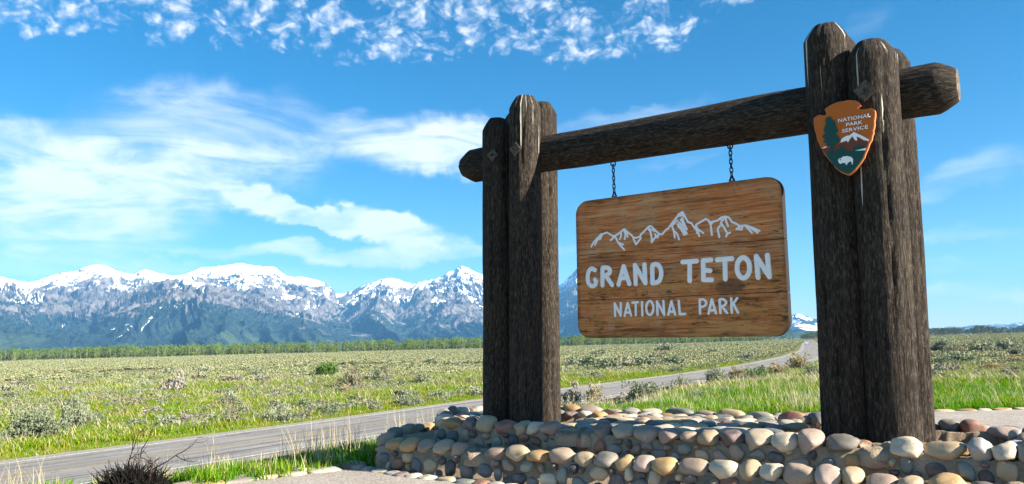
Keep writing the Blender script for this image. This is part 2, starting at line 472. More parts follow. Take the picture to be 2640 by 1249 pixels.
def m_leaf(cols, transl=0.25, patch=None):
    def f(nt, b):
        r = rnd(nt); p = geop(nt); n = noise(nt, p, 3.0, 3, .6); n0 = noise(nt, p, .35, 4, .6)
        c = mixc(nt, (r * .6 + n * .5).ss(.25, .85), cols[0], cols[1])
        if len(cols) > 2: c = mixc(nt, (n0 * .75 + r * .45).ss(.60, .78), c, cols[2])
        if patch: c = patch(nt, c, p, n0, r)
        b.inputs['Base Color'].default_value = (*cols[0], 1); nt.links.new(c, b.inputs['Base Color'])
        tr = nt.nodes.new('ShaderNodeBsdfTranslucent'); nt.links.new(c, tr.inputs[0])
        mx = nt.nodes.new('ShaderNodeMixShader'); mx.inputs[0].default_value = transl
        nt.links.new(b.outputs[0], mx.inputs[1]); nt.links.new(tr.outputs[0], mx.inputs[2])
        o = [n_ for n_ in nt.nodes if n_.type == 'OUTPUT_MATERIAL'][0]; nt.links.new(mx.outputs[0], o.inputs[0])
        return None
    return f
M_grass = material('fresh_grass_blades', m_leaf([(.075, .23, .006), (.16, .34, .010), (.27, .34, .025)], .4), .9, .03)
M_grass2 = material('meadow_grass_blades', m_leaf([(.13, .26, .006), (.25, .35, .010), (.30, .29, .035)], .35), .9, .03)
M_straw = material('dry_straw', m_leaf([(.46, .38, .22), (.58, .50, .34)], .25), .8, .1)
M_sage = material('grey_green_sage_leaf', m_leaf([(.18, .21, .125), (.34, .36, .24), (.25, .23, .14)], .15), .9, .1)
M_sagefar = material('distant_sage_leaf', m_leaf([(.19, .215, .105), (.32, .33, .18), (.30, .28, .15)], .15), .9, .1)
M_graybush = material('grey_twig_bush', m_leaf([(.20, .175, .14), (.31, .28, .23)], .1), .9, .1)
M_greenbush = material('green_shrub_leaf', m_leaf([(.06, .13, .02), (.12, .21, .035)], .25), .8, .2)
M_yellowbush = material('yellow_rabbitbrush', m_leaf([(.36, .29, .14), (.46, .39, .23)], .2), .85, .1)
M_stem = material('grey_brown_stem', m_paint((.15, .115, .085)), .9, .1)
M_darkstem = material('dead_dark_stem', m_paint((.014, .012, .010)), .9, .1)
M_tree = material('cottonwood_leaf', m_leaf([(.07, .13, .018), (.28, .40, .07), (.15, .22, .04)], .3), .8, .2)
M_treedark = material('dark_tree_leaf', m_leaf([(.03, .06, .02), (.06, .10, .03)], .2), .8, .2)
M_trunk = material('pale_bark', m_paint((.22, .19, .15)), .9, .1)
M_trunk2 = M_trunk
M_postwood = material('grey_fence_post', m_paint((.16, .13, .10)), .9, .1)

# ------------------------------------------------------------------ terrain
A0 = at_z(905, 1209, .1); A1 = at_z(596, 1247, .1); adir = (A1 - A0) / np.linalg.norm(A1 - A0); A2 = A1 + adir * 9
PATH = np.array([W(-3.4, 1.25, 0)[:2], A0[:2], A1[:2], A2[:2], (-7, -6), (16, -6), (16, 15.1), (0.9, 15.4), W(-3.3, -.9, 0)[:2]])
TERR = np.array([(-9.5, -6), A2[:2] + np.array([-.6, .3]), A1[:2] + np.array([-.3, .3]), W(-4.7, 1.3, 0)[:2], W(-5.0, -.5, 0)[:2], W(-4.2, -2.2, 0)[:2], (0.4, 15.6), (2.5, 17.5), (17, 18), (18, -6)])


def pdist(P, poly):
    """distance outside a polygon (0 inside) and the inside flag"""
    P = np.asarray(P, float); d = np.full(len(P), 1e9); ins = np.zeros(len(P), bool); n = len(poly)
    for i in range(n):
        a = poly[i]; b = poly[(i + 1) % n]; ab = b - a
        t = np.clip(((P - a) @ ab) / (ab @ ab), 0, 1); q = a + t[:, None] * ab
        d = np.minimum(d, np.hypot(*(P - q).T))
        c = (a[1] > P[:, 1]) != (b[1] > P[:, 1])
        with np.errstate(divide='ignore', invalid='ignore'):
            xi = a[0] + (P[:, 1] - a[1]) / (b[1] - a[1]) * ab[0]
        ins ^= c & (P[:, 0] < xi)
    return d, ins


ROADL = np.array([(-43, -10), (-18.2, 27.5), (-11.8, 37.3), (-2.0, 53.7), (3.9, 63.2), (10.5, 73.2), (19.0, 86.5), (35.5, 115.7), (53.7, 153.3), (84.1, 225), (150, 400), (331, 873), (450, 1184)])


def resample(P, step=4.0):
    d = np.r_[0, np.cumsum(np.hypot(*np.diff(P, axis=0).T))]; t = np.concatenate([np.arange(0, 260, step), np.arange(260, d[-1], 25)])
    xs = np.interp(t, d, P[:, 0]); ys = np.interp(t, d, P[:, 1])
    for _ in range(6):
        xs[1:-1] = (xs[:-2] + 2 * xs[1:-1] + xs[2:]) / 4; ys[1:-1] = (ys[:-2] + 2 * ys[1:-1] + ys[2:]) / 4
    return np.c_[xs, ys]


RL = resample(ROADL)
tg = np.gradient(RL, axis=0); tg /= np.linalg.norm(tg, axis=1)[:, None]; RNm = np.c_[tg[:, 1], -tg[:, 0]]
ROADC = RL + RNm * 3.75


def road_dist(P):
    P = np.asarray(P, float); d = np.full(len(P), 1e9)
    C_ = ROADC[::2]
    for i in range(len(C_) - 1):
        a = C_[i]; ab = C_[i + 1] - a; t = np.clip(((P - a) @ ab) / (ab @ ab), 0, 1); d = np.minimum(d, np.hypot(*(P - (a + t[:, None] * ab)).T))
    return d


def height(P, rd=None):
    P = np.asarray(P, float); d, ins = pdist(P, TERR); d = np.where(ins, 0, d)
    w = 6.5 + 31.5 * smooth(1.0, 9.0, P[:, 0] + 0 * P[:, 1])
    z = .05 - 2.17 * smooth(0, 1, d / w)
    r = np.hypot(P[:, 0], P[:, 1])
    if rd is None: rd = np.where(r < 600, 0, 100.0); m = r < 600; rd = rd.astype(float); rd[m] = road_dist(P[m])
    k = smooth(4.5, 11, rd) * smooth(.5, 3, d)
    z = z + k * ((fbm(P[:, 0] / 9, P[:, 1] / 9, 3, 3) - .45) * .45 + (fbm(P[:, 0] / 60, P[:, 1] / 60, 2, 5) - .5) * .9 * smooth(60, 140, r))
    z = z - .05 * smooth(6, 4.4, rd)
    # the plain rises very slightly to the right of the road far away
    z = z + smooth(150, 900, r) * smooth(.42, .62, np.arctan2(P[:, 0], P[:, 1])) * 2.0
    return z


def polar_grid(cx, cy, radii, nang, a0=0, a1=2 * math.pi):
    ang = np.linspace(a0, a1, nang, endpoint=False) if a1 - a0 > 6.28 else np.linspace(a0, a1, nang)
    R_, A_ = np.meshgrid(radii, ang, indexing='ij'); return cx + R_ * np.sin(A_), cy + R_ * np.cos(A_)


radii = np.concatenate([np.linspace(.01, 30, 90), 30 * np.geomspace(1, 3.4, 90)[1:], 102 * np.geomspace(1, 160, 60)[1:]])
NA = 420
gx, gy = polar_grid(0, 4, radii, NA)
gz = height(np.c_[gx.ravel(), gy.ravel()]).reshape(gx.shape)
V = np.c_[gx.ravel(), gy.ravel(), gz.ravel()]
i, j = np.meshgrid(np.arange(len(radii) - 1), np.arange(NA), indexing='ij'); j2 = (j + 1) % NA
F = np.stack([i * NA + j, (i + 1) * NA + j, (i + 1) * NA + j2, i * NA + j2], -1).reshape(-1, 4)[:, ::-1]
tag(put('ground', mesh('ground', V, F.copy(), [M_ground], True)), 'sage plain and grassy verge stretching to the mountains', kind='structure')


def gz_at(x, y): return float(height(np.array([[x, y]]))[0])
def ground_px(px, py):
    d = ray(px, py); t = np.concatenate([np.linspace(5, 80, 700), np.linspace(80, 900, 900)])
    P = EYE + d * t[:, None]; h = height(P[:, :2]); k = np.argmax(P[:, 2] < h)
    return P[k] if P[k, 2] < h[k] else P[-1]


# road strip
def strip(name, mat, off0, off1, z, parent=None, t0=0, t1=None, dash=None):
    c = ROADC[t0:t1]; n_ = RNm[t0:t1]; a = c + n_ * off0; b_ = c + n_ * off1
    V = []; F = []
    for k in range(len(c)): V += [(a[k, 0], a[k, 1], z), (b_[k, 0], b_[k, 1], z)]
    for k in range(len(c) - 1):
        F.append([2 * k, 2 * k + 2, 2 * k + 3, 2 * k + 1][::-1] if off0 < off1 else [2 * k, 2 * k + 2, 2 * k + 3, 2 * k + 1])
    me = mesh(name, V, F, [mat]); dist_ = np.r_[0, np.cumsum(np.hypot(*np.diff(c, axis=0).T))]
    uvl = me.uv_layers.new(name='lane'); uvl.data.foreach_set('uv', np.array([((off0, off1)[l.vertex_index % 2], dist_[l.vertex_index // 2]) for l in me.loops], dtype=np.float32).ravel())
    return put(name, me, parent)
sh = tag(strip('gravel_shoulder', M_shoulder, -4.55, 4.55, -2.078), kind='structure')
road = tag(strip('road', M_asphalt, -3.75, 3.75, -2.070), 'two lane asphalt road running away to the mountains', kind='structure')
WL[road.name] = Vector((0, 0, 0))
strip('edge_line', M_white_line, -3.58, -3.44, -2.066, road)
strip('edge_line', M_white_line, 3.44, 3.58, -2.066, road)
strip('centre_line', M_yellow_line, -.20, -.09, -2.066, road)
strip('centre_line', M_yellow_line, .09, .20, -2.066, road)
strip('tar_seam', M_tar, 1.9, 1.98, -2.062, road, 0, 30)

# path
def flat_poly(pts, z):
    pts = [(float(p[0]), float(p[1]), z) for p in pts]; tri = tessellate_polygon([[Vector(p) for p in pts]])
    return pts, [list(t) for t in tri]
def prism(poly3, normal, depth):
    """polygon in 3D with a thickness along its normal"""
    P_ = [Vector(p) for p in poly3]; n_ = Vector(normal); N_ = len(P_)
    tri = tessellate_polygon([P_]); V = [p + n_ * depth for p in P_] + P_
    t0 = tri[0]; a, b_, c = (V[k] for k in t0)
    flip = (b_ - a).cross(c - a).dot(n_) < 0
    F = [list(t)[::-1] if flip else list(t) for t in tri]
    area = sum((P_[k].cross(P_[(k + 1) % N_])).dot(n_) for k in range(N_))
    for k in range(N_):
        q = [k, (k + 1) % N_, (k + 1) % N_ + N_, k + N_]; F.append(q[::-1] if area > 0 else q)
    return [tuple(v) for v in V], F
pv, pf = prism([(p[0], p[1], -.05) for p in PATH[:, :]], (0, 0, 1), .15)
path = tag(put('path', mesh('path', pv, pf, [M_path])), 'pale aggregate path around the stone sign base', kind='structure')

# ------------------------------------------------------------------ mountains
AZ = lambda xs, ys: [azel(a, b_) for a, b_ in zip(xs, ys)]
def crest(pts, D0):
    ae = [azel(*p) for p in pts]; a = np.array([t[0] for t in ae]); h = np.array([EYE[2] + D0 * math.tan(t[1]) for t in ae]); return a, h
R_main = [(-700, 760), (-480, 700), (-300, 730), (-150, 690), (-60, 715), (0, 711), (45, 724), (70, 727), (100, 723), (120, 715), (150, 705), (190, 699), (215, 690), (240, 683), (255, 681), (275, 685), (300, 698), (320, 705), (345, 706), (360, 697), (374, 693), (400, 700), (435, 708), (460, 709), (480, 703), (500, 695), (520, 687), (560, 686), (590, 680), (610, 678), (635, 680), (660, 685), (700, 687), (712, 689), (725, 702), (740, 711), (760, 713), (775, 711), (800, 717), (820, 722), (835, 730), (855, 743), (868, 758), (880, 757), (900, 750), (915, 747), (940, 735), (965, 725), (985, 718), (1010, 716), (1030, 720), (1045, 727), (1065, 733), (1080, 728), (1110, 722), (1125, 718), (1140, 713), (1155, 701), (1165, 698), (1173, 697), (1178, 690), (1190, 683), (1200, 689), (1225, 698), (1245, 706), (1257, 715), (1300, 745), (1360, 760), (1420, 745), (1453, 728), (1488, 689), (1540, 655), (1575, 640), (1610, 660), (1680, 690), (1750, 660), (1820, 720), (1900, 770), (1980, 808), (2030, 822)]
R_far = [(1800, 800), (1950, 812), (2035, 816), (2045, 810), (2057, 806), (2070, 808), (2090, 817), (2119, 826), (2180, 838), (2260, 850), (2330, 858)]
R1 = [(250, 800), (300, 782), (360, 757), (420, 728), (455, 712), (481, 706), (510, 716), (560, 737), (600, 757), (650, 771), (700, 784), (780, 808), (845, 830), (950, 845), (1048, 857), (1150, 868), (1257, 874), (1500, 880)]
R2 = [(-500, 760), (-200, 745), (-80, 738), (0, 732), (40, 736), (100, 748), (140, 765), (200, 776), (260, 792), (330, 812), (420, 840), (560, 868)]
R3 = [(-400, 820), (0, 838), (150, 850), (400, 862), (600, 872), (900, 878), (1257, 877), (1600, 874)]
R4 = [(820, 835), (880, 800), (930, 770), (960, 764), (1000, 790), (1040, 785), (1075, 750), (1100, 745), (1140, 780), (1200, 770), (1260, 790), (1400, 815), (1500, 790), (1600, 800), (1800, 850), (1950, 866)]
R5 = [(1850, 880), (1930, 862), (2010, 852), (2060, 850), (2119, 853), (2200, 862), (2260, 872)]
R6 = [(2480, 868), (2560, 858), (2590, 852), (2610, 846), (2640, 834), (2700, 826), (2800, 815), (3000, 800), (3400, 790)]
na, nd = 1900, 320
aa = np.radians(np.linspace(-40, 45, na)); dd = np.concatenate([np.linspace(4200, 12600, nd)])
DD, AAg = np.meshgrid(dd, aa, indexing='ij')
Xw, Yw = DD * np.sin(AAg), DD * np.cos(AAg)
warp = (fbm(Xw / 1500, Yw / 1500, 3, 41) - .5)
H = np.full(DD.shape, -60.0)
for pts, D0, wf, wb, p_ in [(R_main, 11000, 4200, 2600, .82), (R_far, 11800, 2600, 2000, .8), (R1, 8300, 3000, 2600, .9), (R2, 9200, 3400, 2400, .85), (R3, 6600, 2000, 1500, .9), (R4, 9600, 2600, 2000, .75), (R5, 5600, 1000, 800, .9), (R6, 6200, 1500, 1500, .9)]:
    a_, h_ = crest(pts, D0)
    hh = np.interp(AAg, a_, h_, left=-60, right=-60)
    # spurs: the distance at which the face begins wanders along the range
    spur = (ridged(AAg * 16 + warp * 1.4, DD / 5200, 3, 7) - .55) * .55
    front = np.clip((D0 - DD) / wf, 0, 2); back = np.clip((DD - D0) / wb, 0, 2)
    t = front + back
    fall = np.clip(1 - np.power(t, p_) * (1 - spur * np.clip(t * 3, 0, 1)), -.2, 1)
    H = np.maximum(H, hh * fall - 60 * (1 - np.clip(fall, 0, 1)))
diag = AAg * 60 + (DD / 2600) * np.sin(AAg * 9 + warp * 6) * 2.2
gul = ridged(diag + warp * 3.0, DD / 2300 + warp * 2, 7, 23, .62) - .6
rug = ridged(Xw / 420, Yw / 420, 5, 61, .6) - .6
amp = np.clip(H / 500, 0, 1)
dcrest = np.clip(np.abs(DD - 11000) / 700, .18, 1)
H2 = H + (gul * 230 + rug * 150) * amp * dcrest
H2 = np.where(H2 < 0, -8 + H2 * .02, H2)
Vm = np.c_[Xw.ravel(), Yw.ravel(), H2.ravel() - 3]
i, j = np.meshgrid(np.arange(nd - 1), np.arange(na - 1), indexing='ij')
Fm = np.stack([i * na + j, i * na + j + 1, (i + 1) * na + j + 1, (i + 1) * na + j], -1).reshape(-1, 4)
gd, ga = np.gradient(H2); slope = np.hypot(gd / (dd[1] - dd[0]), ga / (DD * (aa[1] - aa[0])))
lon = .5 * fbm(diag * 4.0 + warp * 9, DD / 1100, 4, 77) + .5 * ridged(diag * 2.2, DD / 900, 4, 78); pat = fbm(Xw / 700, Yw / 700, 4, 99); fin = fbm(Xw / 70, Yw / 110, 3, 15)
snowline = 500 + np.interp(DD, [7500, 8800, 10000, 11500], [260, 110, -130, -230]) + (pat - .5) * 560 + gul * 1500 + rug * 900 + (lon - .55) * 500 + (fin - .5) * 300
snow = smooth(-20, 90, H2 - snowline)
rocky = smooth(.75, 1.25, slope + (fin - .5) * 1.3 + (lon - .5) * 1.6)
snow = snow * (1 - .9 * rocky * smooth(1500, 900, H2 + (pat - .5) * 400))
rock = np.clip(smooth(370, 640, H2 + (pat - .5) * 600 + gul * 900 + rug * 500) * .9 + .4 * rocky * smooth(200, 400, H2), 0, 1)
lonf = ridged(diag * 6.0 + warp * 4, DD / 1500, 3, 178); chute = smooth(.80, .88, lonf) * smooth(260, 420, H2 + (pat - .5) * 300); rock = np.clip(rock + chute * .3, 0, 1)
meadow = smooth(.60, .70, fbm(Xw / 900, Yw / 500, 4, 131)) * smooth(260, 60, H2) * .35
me = mesh('mountains', Vm, Fm, [], True)
for nm, arr in (('snow', snow), ('rock', rock), ('meadow', meadow)):
    at = me.attributes.new(nm, 'FLOAT', 'POINT'); at.data.foreach_set('value', arr.ravel().astype(np.float32))
def m_mountain(nt, b):
    def A(n_):
        t = nt.nodes.new('ShaderNodeAttribute'); t.attribute_name = n_; return X(nt, t.outputs['Fac'])
    p = geop(nt); f1 = noise(nt, p, .035, 4, .7); f2 = noise(nt, p, .012, 5, .7); f3 = noise(nt, p, .06, 2, .6, stretch=(1, 1, .3))
    forest = mixc(nt, f1.ss(.38, .62), (.003, .011, .012), (.034, .052, .042))
    forest = mixc(nt, A('meadow') * .8, forest, (.13, .19, .06))
    rockc = mixc(nt, f2.ss(.35, .65), (.045, .042, .042), (.20, .175, .155))
    rk = (A('rock') + (f2 - .5) * 1.0 + (f1 - .5) * 1.3).ss(.40, .60)
    c = mixc(nt, rk, forest, rockc)
    sn_ = (A('snow') + (f2 - .5) * .5 + (f1 - .5) * .8).ss(.42, .54)
    c = mixc(nt, sn_, c, (.86, .87, .89))
    return c
M_mtn = material('snow_rock_forest_mountain', m_mountain, .95, .05)
me.materials.append(M_mtn)
tag(put('mountains', me), 'snow-capped mountain range above blue forested foothills', kind='structure')
# very far pale hills on the right
a_, h_ = crest([(2200, 868), (2330, 858), (2380, 852), (2450, 842), (2490, 840), (2520, 838), (2560, 834), (2575, 835), (2600, 837), (2620, 831), (2640, 831), (2700, 835), (2800, 845), (3000, 850), (3400, 856)], 14500)
fa = np.radians(np.linspace(22, 58, 500)); fd = np.linspace(13200, 15600, 30); FD, FA = np.meshgrid(fd, fa, indexing='ij')
FH = np.interp(FA, a_, h_) * np.clip(1 - np.abs(FD - 14500) / 1300, -.05, 1) + (ridged(FA * 70, FD / 900, 4, 5) - .6) * 30
me = mesh('distant_hills', np.c_[(FD * np.sin(FA)).ravel(), (FD * np.cos(FA)).ravel(), FH.ravel() - 3],
          np.stack([*(lambda i, j: (i * 500 + j, i * 500 + j + 1, (i + 1) * 500 + j + 1, (i + 1) * 500 + j))(*np.meshgrid(np.arange(29), np.arange(499), indexing='ij'))], -1).reshape(-1, 4), [], True)
def m_farhill(nt, b):
    p = geop(nt); n = noise(nt, p, .004, 5, .7); z = sep(nt, p)[2]
    return mixc(nt, (n + z * .0012).ss(.66, .76), (.07, .09, .06), (.8, .8, .82))
me.materials.append(material('far_hill', m_farhill, 1, 0))
tag(put('distant_hills', me), 'pale blue hills on the far right horizon', kind='structure')

# ------------------------------------------------------------------ log gateway
def log_mesh(name, p0, p1, r0, r1, seed, chamfer=(.55, .16), both=False, lime=0.0, nang=72, step=.045, dome=.03):
    """a peeled log from p0 to p1 (world), with splits, lumps and a faceted worn end"""
    p0 = np.array(p0, float); p1 = np.array(p1, float); L = np.linalg.norm(p1 - p0); t = (p1 - p0) / L
    a = np.cross(t, [0.3, 1, .1]); a /= np.linalg.norm(a); b_ = np.cross(t, a)
    ls = [0] if not both else [0, 0, chamfer[1] * .5]
    body = list(np.arange(chamfer[1] if both else 0.0, L - chamfer[1], step))
    l = np.array(([0.0] if both else []) + body + [L - chamfer[1], L - chamfer[1] * .62, L - chamfer[1] * .3, L])
    tr = np.where(l > L - chamfer[1], 1 - (1 - chamfer[0]) * np.clip((l - (L - chamfer[1])) / chamfer[1], 0, 1) ** 1.25, 1.0)
    if both: tr = np.where(l < chamfer[1], chamfer[0] + (1 - chamfer[0]) * (l / chamfer[1]) ** .8, tr)
    th = np.linspace(0, 2 * math.pi, nang, endpoint=False)
    Lg, Tg = np.meshgrid(l, th, indexing='ij')
    ct, st_ = np.cos(Tg), np.sin(Tg)
    base = r0 + (r1 - r0) * Lg / L
    lump = (fbm(ct * 1.1 + 4 + seed, st_ * 1.1 + Lg * .9, 3, seed) - .5) * .10
    crack = np.zeros_like(Lg)
    rs = random.Random(seed)
    for q in range(16):
        c0 = rs.uniform(0, 2 * math.pi); l0 = rs.uniform(0, L); ll = rs.uniform(.4, 1.8); wd = rs.uniform(.035, .085)
        dth = np.abs((Tg - c0 - (fbm(Lg * 1.4, Lg * 0 + q, 2, seed + q) - .5) * .35 + math.pi) % (2 * math.pi) - math.pi)
        crack = np.maximum(crack, np.clip(1 - dth / wd, 0, 1) * smooth(ll, ll * .5, np.abs(Lg - l0)))
    fib = (fbm(Tg * 14, Lg * 1.3, 2, seed + 9) - .5) * .035
    rr = base * tr[:, None] * (1 + lump + fib) - crack * .030
    # facets of axe work on the end
    fac = np.cos((((Tg + seed) % (math.pi / 3)) - math.pi / 6)) ** -1 * .94
    endw = np.clip((Lg - (L - chamfer[1])) / chamfer[1], 0, 1)
    if both: endw = np.maximum(endw, np.clip((chamfer[1] - Lg) / chamfer[1], 0, 1))
    rr = rr * (1 + (fac - 1) * .4 * endw)
    P = p0 + Lg[..., None] * t + (a * ct[..., None] + b_ * st_[..., None]) * rr[..., None]
    nl = len(l); V = P.reshape(-1, 3)
    F = []; mi = []; uv = []
    for i_ in range(nl - 1):
        for k in range(nang):
            k2 = (k + 1) % nang; F.append([i_ * nang + k, i_ * nang + k2, (i_ + 1) * nang + k2, (i_ + 1) * nang + k]); mi.append(0)
            uv += [(k / nang, l[i_]), ((k + 1) / nang, l[i_]), ((k + 1) / nang, l[i_ + 1]), (k / nang, l[i_ + 1])]
    V = list(map(tuple, V)); 
    for end, ring in ((p1 + t * dome, nl - 1), (p0 - t * (dome if both else 0), 0)):
        c = len(V); V.append(tuple(end))
        for k in range(nang):
            f = [ring * nang + k, ring * nang + (k + 1) % nang, c]; F.append(f if ring else f[::-1]); mi.append(1); uv += [(0, 0)] * 3
    me = mesh(name, V, F, [M_log, M_logend], False, mi)
    sm = np.array([m_ == 0 for m_ in mi]); me.polygons.foreach_set('use_smooth', sm)
    u_ = me.uv_layers.new(name='grain'); u_.data.foreach_set('uv', np.array(uv, dtype=np.float32).ravel() + np.float32(seed * 3.1))
    at = me.attributes.new('below_top', 'FLOAT', 'POINT')
    bt = np.array([L - float(np.dot(np.array(v) - p0, t)) for v in V]) + (30 if both else lime); at.data.foreach_set('value', bt.astype(np.float32))
    return me


gate = thing('log_gateway', W(0, 0, .5), 'dark weathered log gateway with two clusters of upright logs carrying one long crossbeam', 'sign frame')
# (foot px, top px, depth offset n, radius px at foot handled in metres)
def up_log(sx, nx, z0, topx, topz, r0, r1, seed, dn=0.0, **kw):
    put('log_post', log_mesh('log_post', W(sx, nx, z0), W(topx, nx + dn, topz), r0, r1, seed, **kw), gate)
def sp(px, py, n): q = on_plane(px, py, n); d = q - SC; return float(d @ su), float(q[2])
DN = .24; DB = -.43
posts = [  # centre px low, y low, centre px top, y top, n, r low, r top, seed
    (1287, 1090, 1281, 303, DN, .215, .195, 3), (1355, 1090, 1353, 245, DN + .03, .215, .205, 5),
    (1405, 1090, 1398, 262, DB, .205, .20, 8), (1340, 1080, 1330, 290, DB, .205, .20, 13),
    (2186, 1135, 2128, 62, DN + .02, .235, .215, 21), (2308, 1140, 2242, 103, DN + .05, .235, .225, 34),
    (2350, 1130, 2288, 128, DB, .215, .205, 55), (2250, 1120, 2160, 92, DB, .215, .20, 89)]
for xl, yl, xt, yt, n_, ra, rb, sd_ in posts:
    s0, _ = sp(xl, yl, n_); s1, z1 = sp(xt, yt, n_); dz = (z1 - .5) * .02
    s_low = s0 + (s0 - s1) * 0.02
    up_log(s_low, n_, .42, s1, z1 - .03, ra, rb, sd_, lime=0.0 if sd_ in (21, 34, 5) else 2.0)
sL, zL = sp(1440, 392, .0); sR, zR = sp(2085, 284, .0)
sl_, _ = sp(1199, 425, 0); sr_, _ = sp(2472, 232, 0)
kz = (zR - zL) / (sR - sL)
bm = put('crossbeam', log_mesh('crossbeam', W(sl_, 0, zL + kz * (sl_ - sL)), W(sr_, 0, zL + kz * (sr_ - sL)), .230, .250, 144, chamfer=(.62, .17), both=True, dome=.012), gate)
for px, py, n_, sz in [(1270, 400, DN + .21, .062), (1328, 385, DN + .25, .062), (2230, 234, DN + .295, .075)]:
    q = on_plane(px, py, n_); mb = MB(); mb.box(q, [su * .8 + np.array([0, 0, .6]), np.array([0, 0, .8]) - su * .6, sn], (sz, sz, .008))
    pl = put('bolt_plate', mb.mesh('bolt_plate', [M_plate]), gate)
    mb = MB(); mb.tube([q, q + sn * .035], [.016, .013], 6); put('bolt', mb.mesh('bolt', [M_iron]), pl)

# ------------------------------------------------------------------ hanging board
BW, BH, BT = 2.572, 1.70, .075
_pit, _rol = -.0029, -.018
bw_ = np.array([0, 0, 1.0]) * math.cos(_pit) + sn * math.sin(_pit)
bu = su * math.cos(_rol) + bw_ * math.sin(_rol); bv = bw_ * math.cos(_rol) - su * math.sin(_rol); bn = np.cross(bu, bv); 
BC = np.array([1.8521, 8.7069, 2.4874])
board = thing('hanging_sign', BC, 'brown wooden sign board hung on two chains with white carved lettering and mountain outline', 'sign')
def BP(x, z, d=0.0): return BC + bu * x + bv * z + bn * d
def bproj(px, py):
    d = ray(px, py); t = ((BC - EYE) @ bn) / (d @ bn); q = EYE + d * t - BC; return float(q @ bu), float(q @ bv)
RC = .17
def halfw(z):
    e = abs(z) - (BH / 2 - RC); return BW / 2 - (RC - math.sqrt(max(RC * RC - e * e, 0)) if e > 0 else 0)
bq = Matrix((tuple(bu), tuple(-bn), tuple(bv))).transposed().to_quaternion()
seams = [-BH / 2, -BH / 2 + .46, .17, BH / 2]
for z0, z1 in zip(seams[:-1], seams[1:]):
    g = .0030; za = z0 + (g if z0 > -BH / 2 else 0); zb = z1 - (g if z1 < BH / 2 else 0)
    zs = [za]
    N_ = 40
    tt = np.linspace(0, 1, N_ + 1); zs = za + (zb - za) * (tt)
    if z0 <= -BH / 2: zs = za + (zb - za) * tt ** 1.8
    if z1 >= BH / 2: zs = zb - (zb - za) * (1 - tt) ** 1.8
    V = []; F = []; mi = []
    e = .012
    for z in zs:
        h = halfw(z)
        for x, y in ((-h, BT / 2 * .0 + BT / 2), (-h, -BT / 2 + e), (-h + e, -BT / 2), (h - e, -BT / 2), (h, -BT / 2 + e), (h, BT / 2)): V.append((x, y, z))
    for k in range(N_):
        for c in range(6):
            c2 = (c + 1) % 6; F.append([k * 6 + c, k * 6 + c2, (k + 1) * 6 + c2, (k + 1) * 6 + c]); mi.append(0 if c == 2 else 1)
    F.append([0, 5, 4, 3, 2, 1]); mi.append(1); F.append([N_ * 6 + c for c in range(6)]); mi.append(1)
    put('plank', mesh('plank', V, F, [M_board, M_boardedge], False, mi), board, loc=BC, rot=bq)

for z0 in seams[1:-1]:  # added dark strip inside each joint, keeps sky from showing through the gap
    mb = MB(); mb.box(BP(0, z0, -.004), [bu, bv, bn], (halfw(z0) - .02, .018, BT / 2 - .012)); put('gap_light_block', mb.mesh('gap_light_block', [M_boardedge]), board)

def stroke_part(name, strokes, width, mats, parent, depth=.006, lift=0.0):
    """rounded routed strokes: a flat band with a soft rim, one mesh"""
    for wmul, mat, dz, dp, nm in ((1.0, mats[0], lift + .0030, depth, name),):
        mb = MB(); nn = 10
        for st in strokes:
            pts = [np.array(p) for p in st]
            for k, p in enumerate(pts):                                   # a low dome at each joint
                V = []; F = []; c = len(V)
                V.append(BP(p[0], p[1], BT / 2 + dz + dp))
                for rr_, dd_ in ((.72, .97), (.92, .7), (1.0, 0)):
                    for g in range(16):
                        an = 2 * math.pi * g / 16; V.append(BP(p[0] + math.cos(an) * width * rr_ * wmul, p[1] + math.sin(an) * width * rr_ * wmul, BT / 2 + dz * (dd_ > 0) + dp * dd_))
                for g in range(16):
                    g2 = (g + 1) % 16; F.append([0, 1 + g, 1 + g2]); F.append([1 + g, 17 + g, 17 + g2, 1 + g2]); F.append([17 + g, 33 + g, 33 + g2, 17 + g2])
                mb.add(V, F)
                if k:
                    q = pts[k - 1]; d = p - q; L_ = np.linalg.norm(d)
                    if L_ < 1e-6: continue
                    nrm = np.array([-d[1], d[0]]) / L_
                    prof = [(-1, 0), (-.92, .7), (-.72, .97), (0, 1.0), (.72, .97), (.92, .7), (1, 0)]
                    V = []
                    eps = 1e-5 * (k % 7 + 1)
                    for e_ in (q, p):
                        for a_, dd_ in prof:
                            e2 = e_ + nrm * a_ * width * wmul; V.append(BP(e2[0], e2[1], BT / 2 + dz * (dd_ > 0) + dp * dd_ + eps))
                    F = [[k_, k_ + 1, k_ + 8, k_ + 7] for k_ in range(6)]
                    mb.add(V, F)
        o = put(nm, mb.mesh(nm, [mat], True), parent)
    return o
def crop(pts, ox, oy, sc): return [bproj(ox + x * sc, oy + y * sc) for x, y in pts]
def arc(cx, cy, rx, ry, n=24): return [(cx + rx * math.cos(2 * math.pi * k / n), cy + ry * math.sin(2 * math.pi * k / n)) for k in range(n + 1)]
def curve(pts, sub=4):
    """Catmull-Rom through the points"""
    P_ = [np.array(p, float) for p in pts]; P_ = [2 * P_[0] - P_[1]] + P_ + [2 * P_[-1] - P_[-2]]; out_ = []
    for k in range(1, len(P_) - 2):
        for s_ in range(sub):
            t = s_ / sub; a, b_, c, d = P_[k - 1:k + 3]
            out_.append(tuple(.5 * ((2 * b_) + (c - a) * t + (2 * a - 5 * b_ + 4 * c - d) * t * t + (3 * b_ - a - 3 * c + d) * t ** 3)))
    out_.append(tuple(P_[-2])); return out_
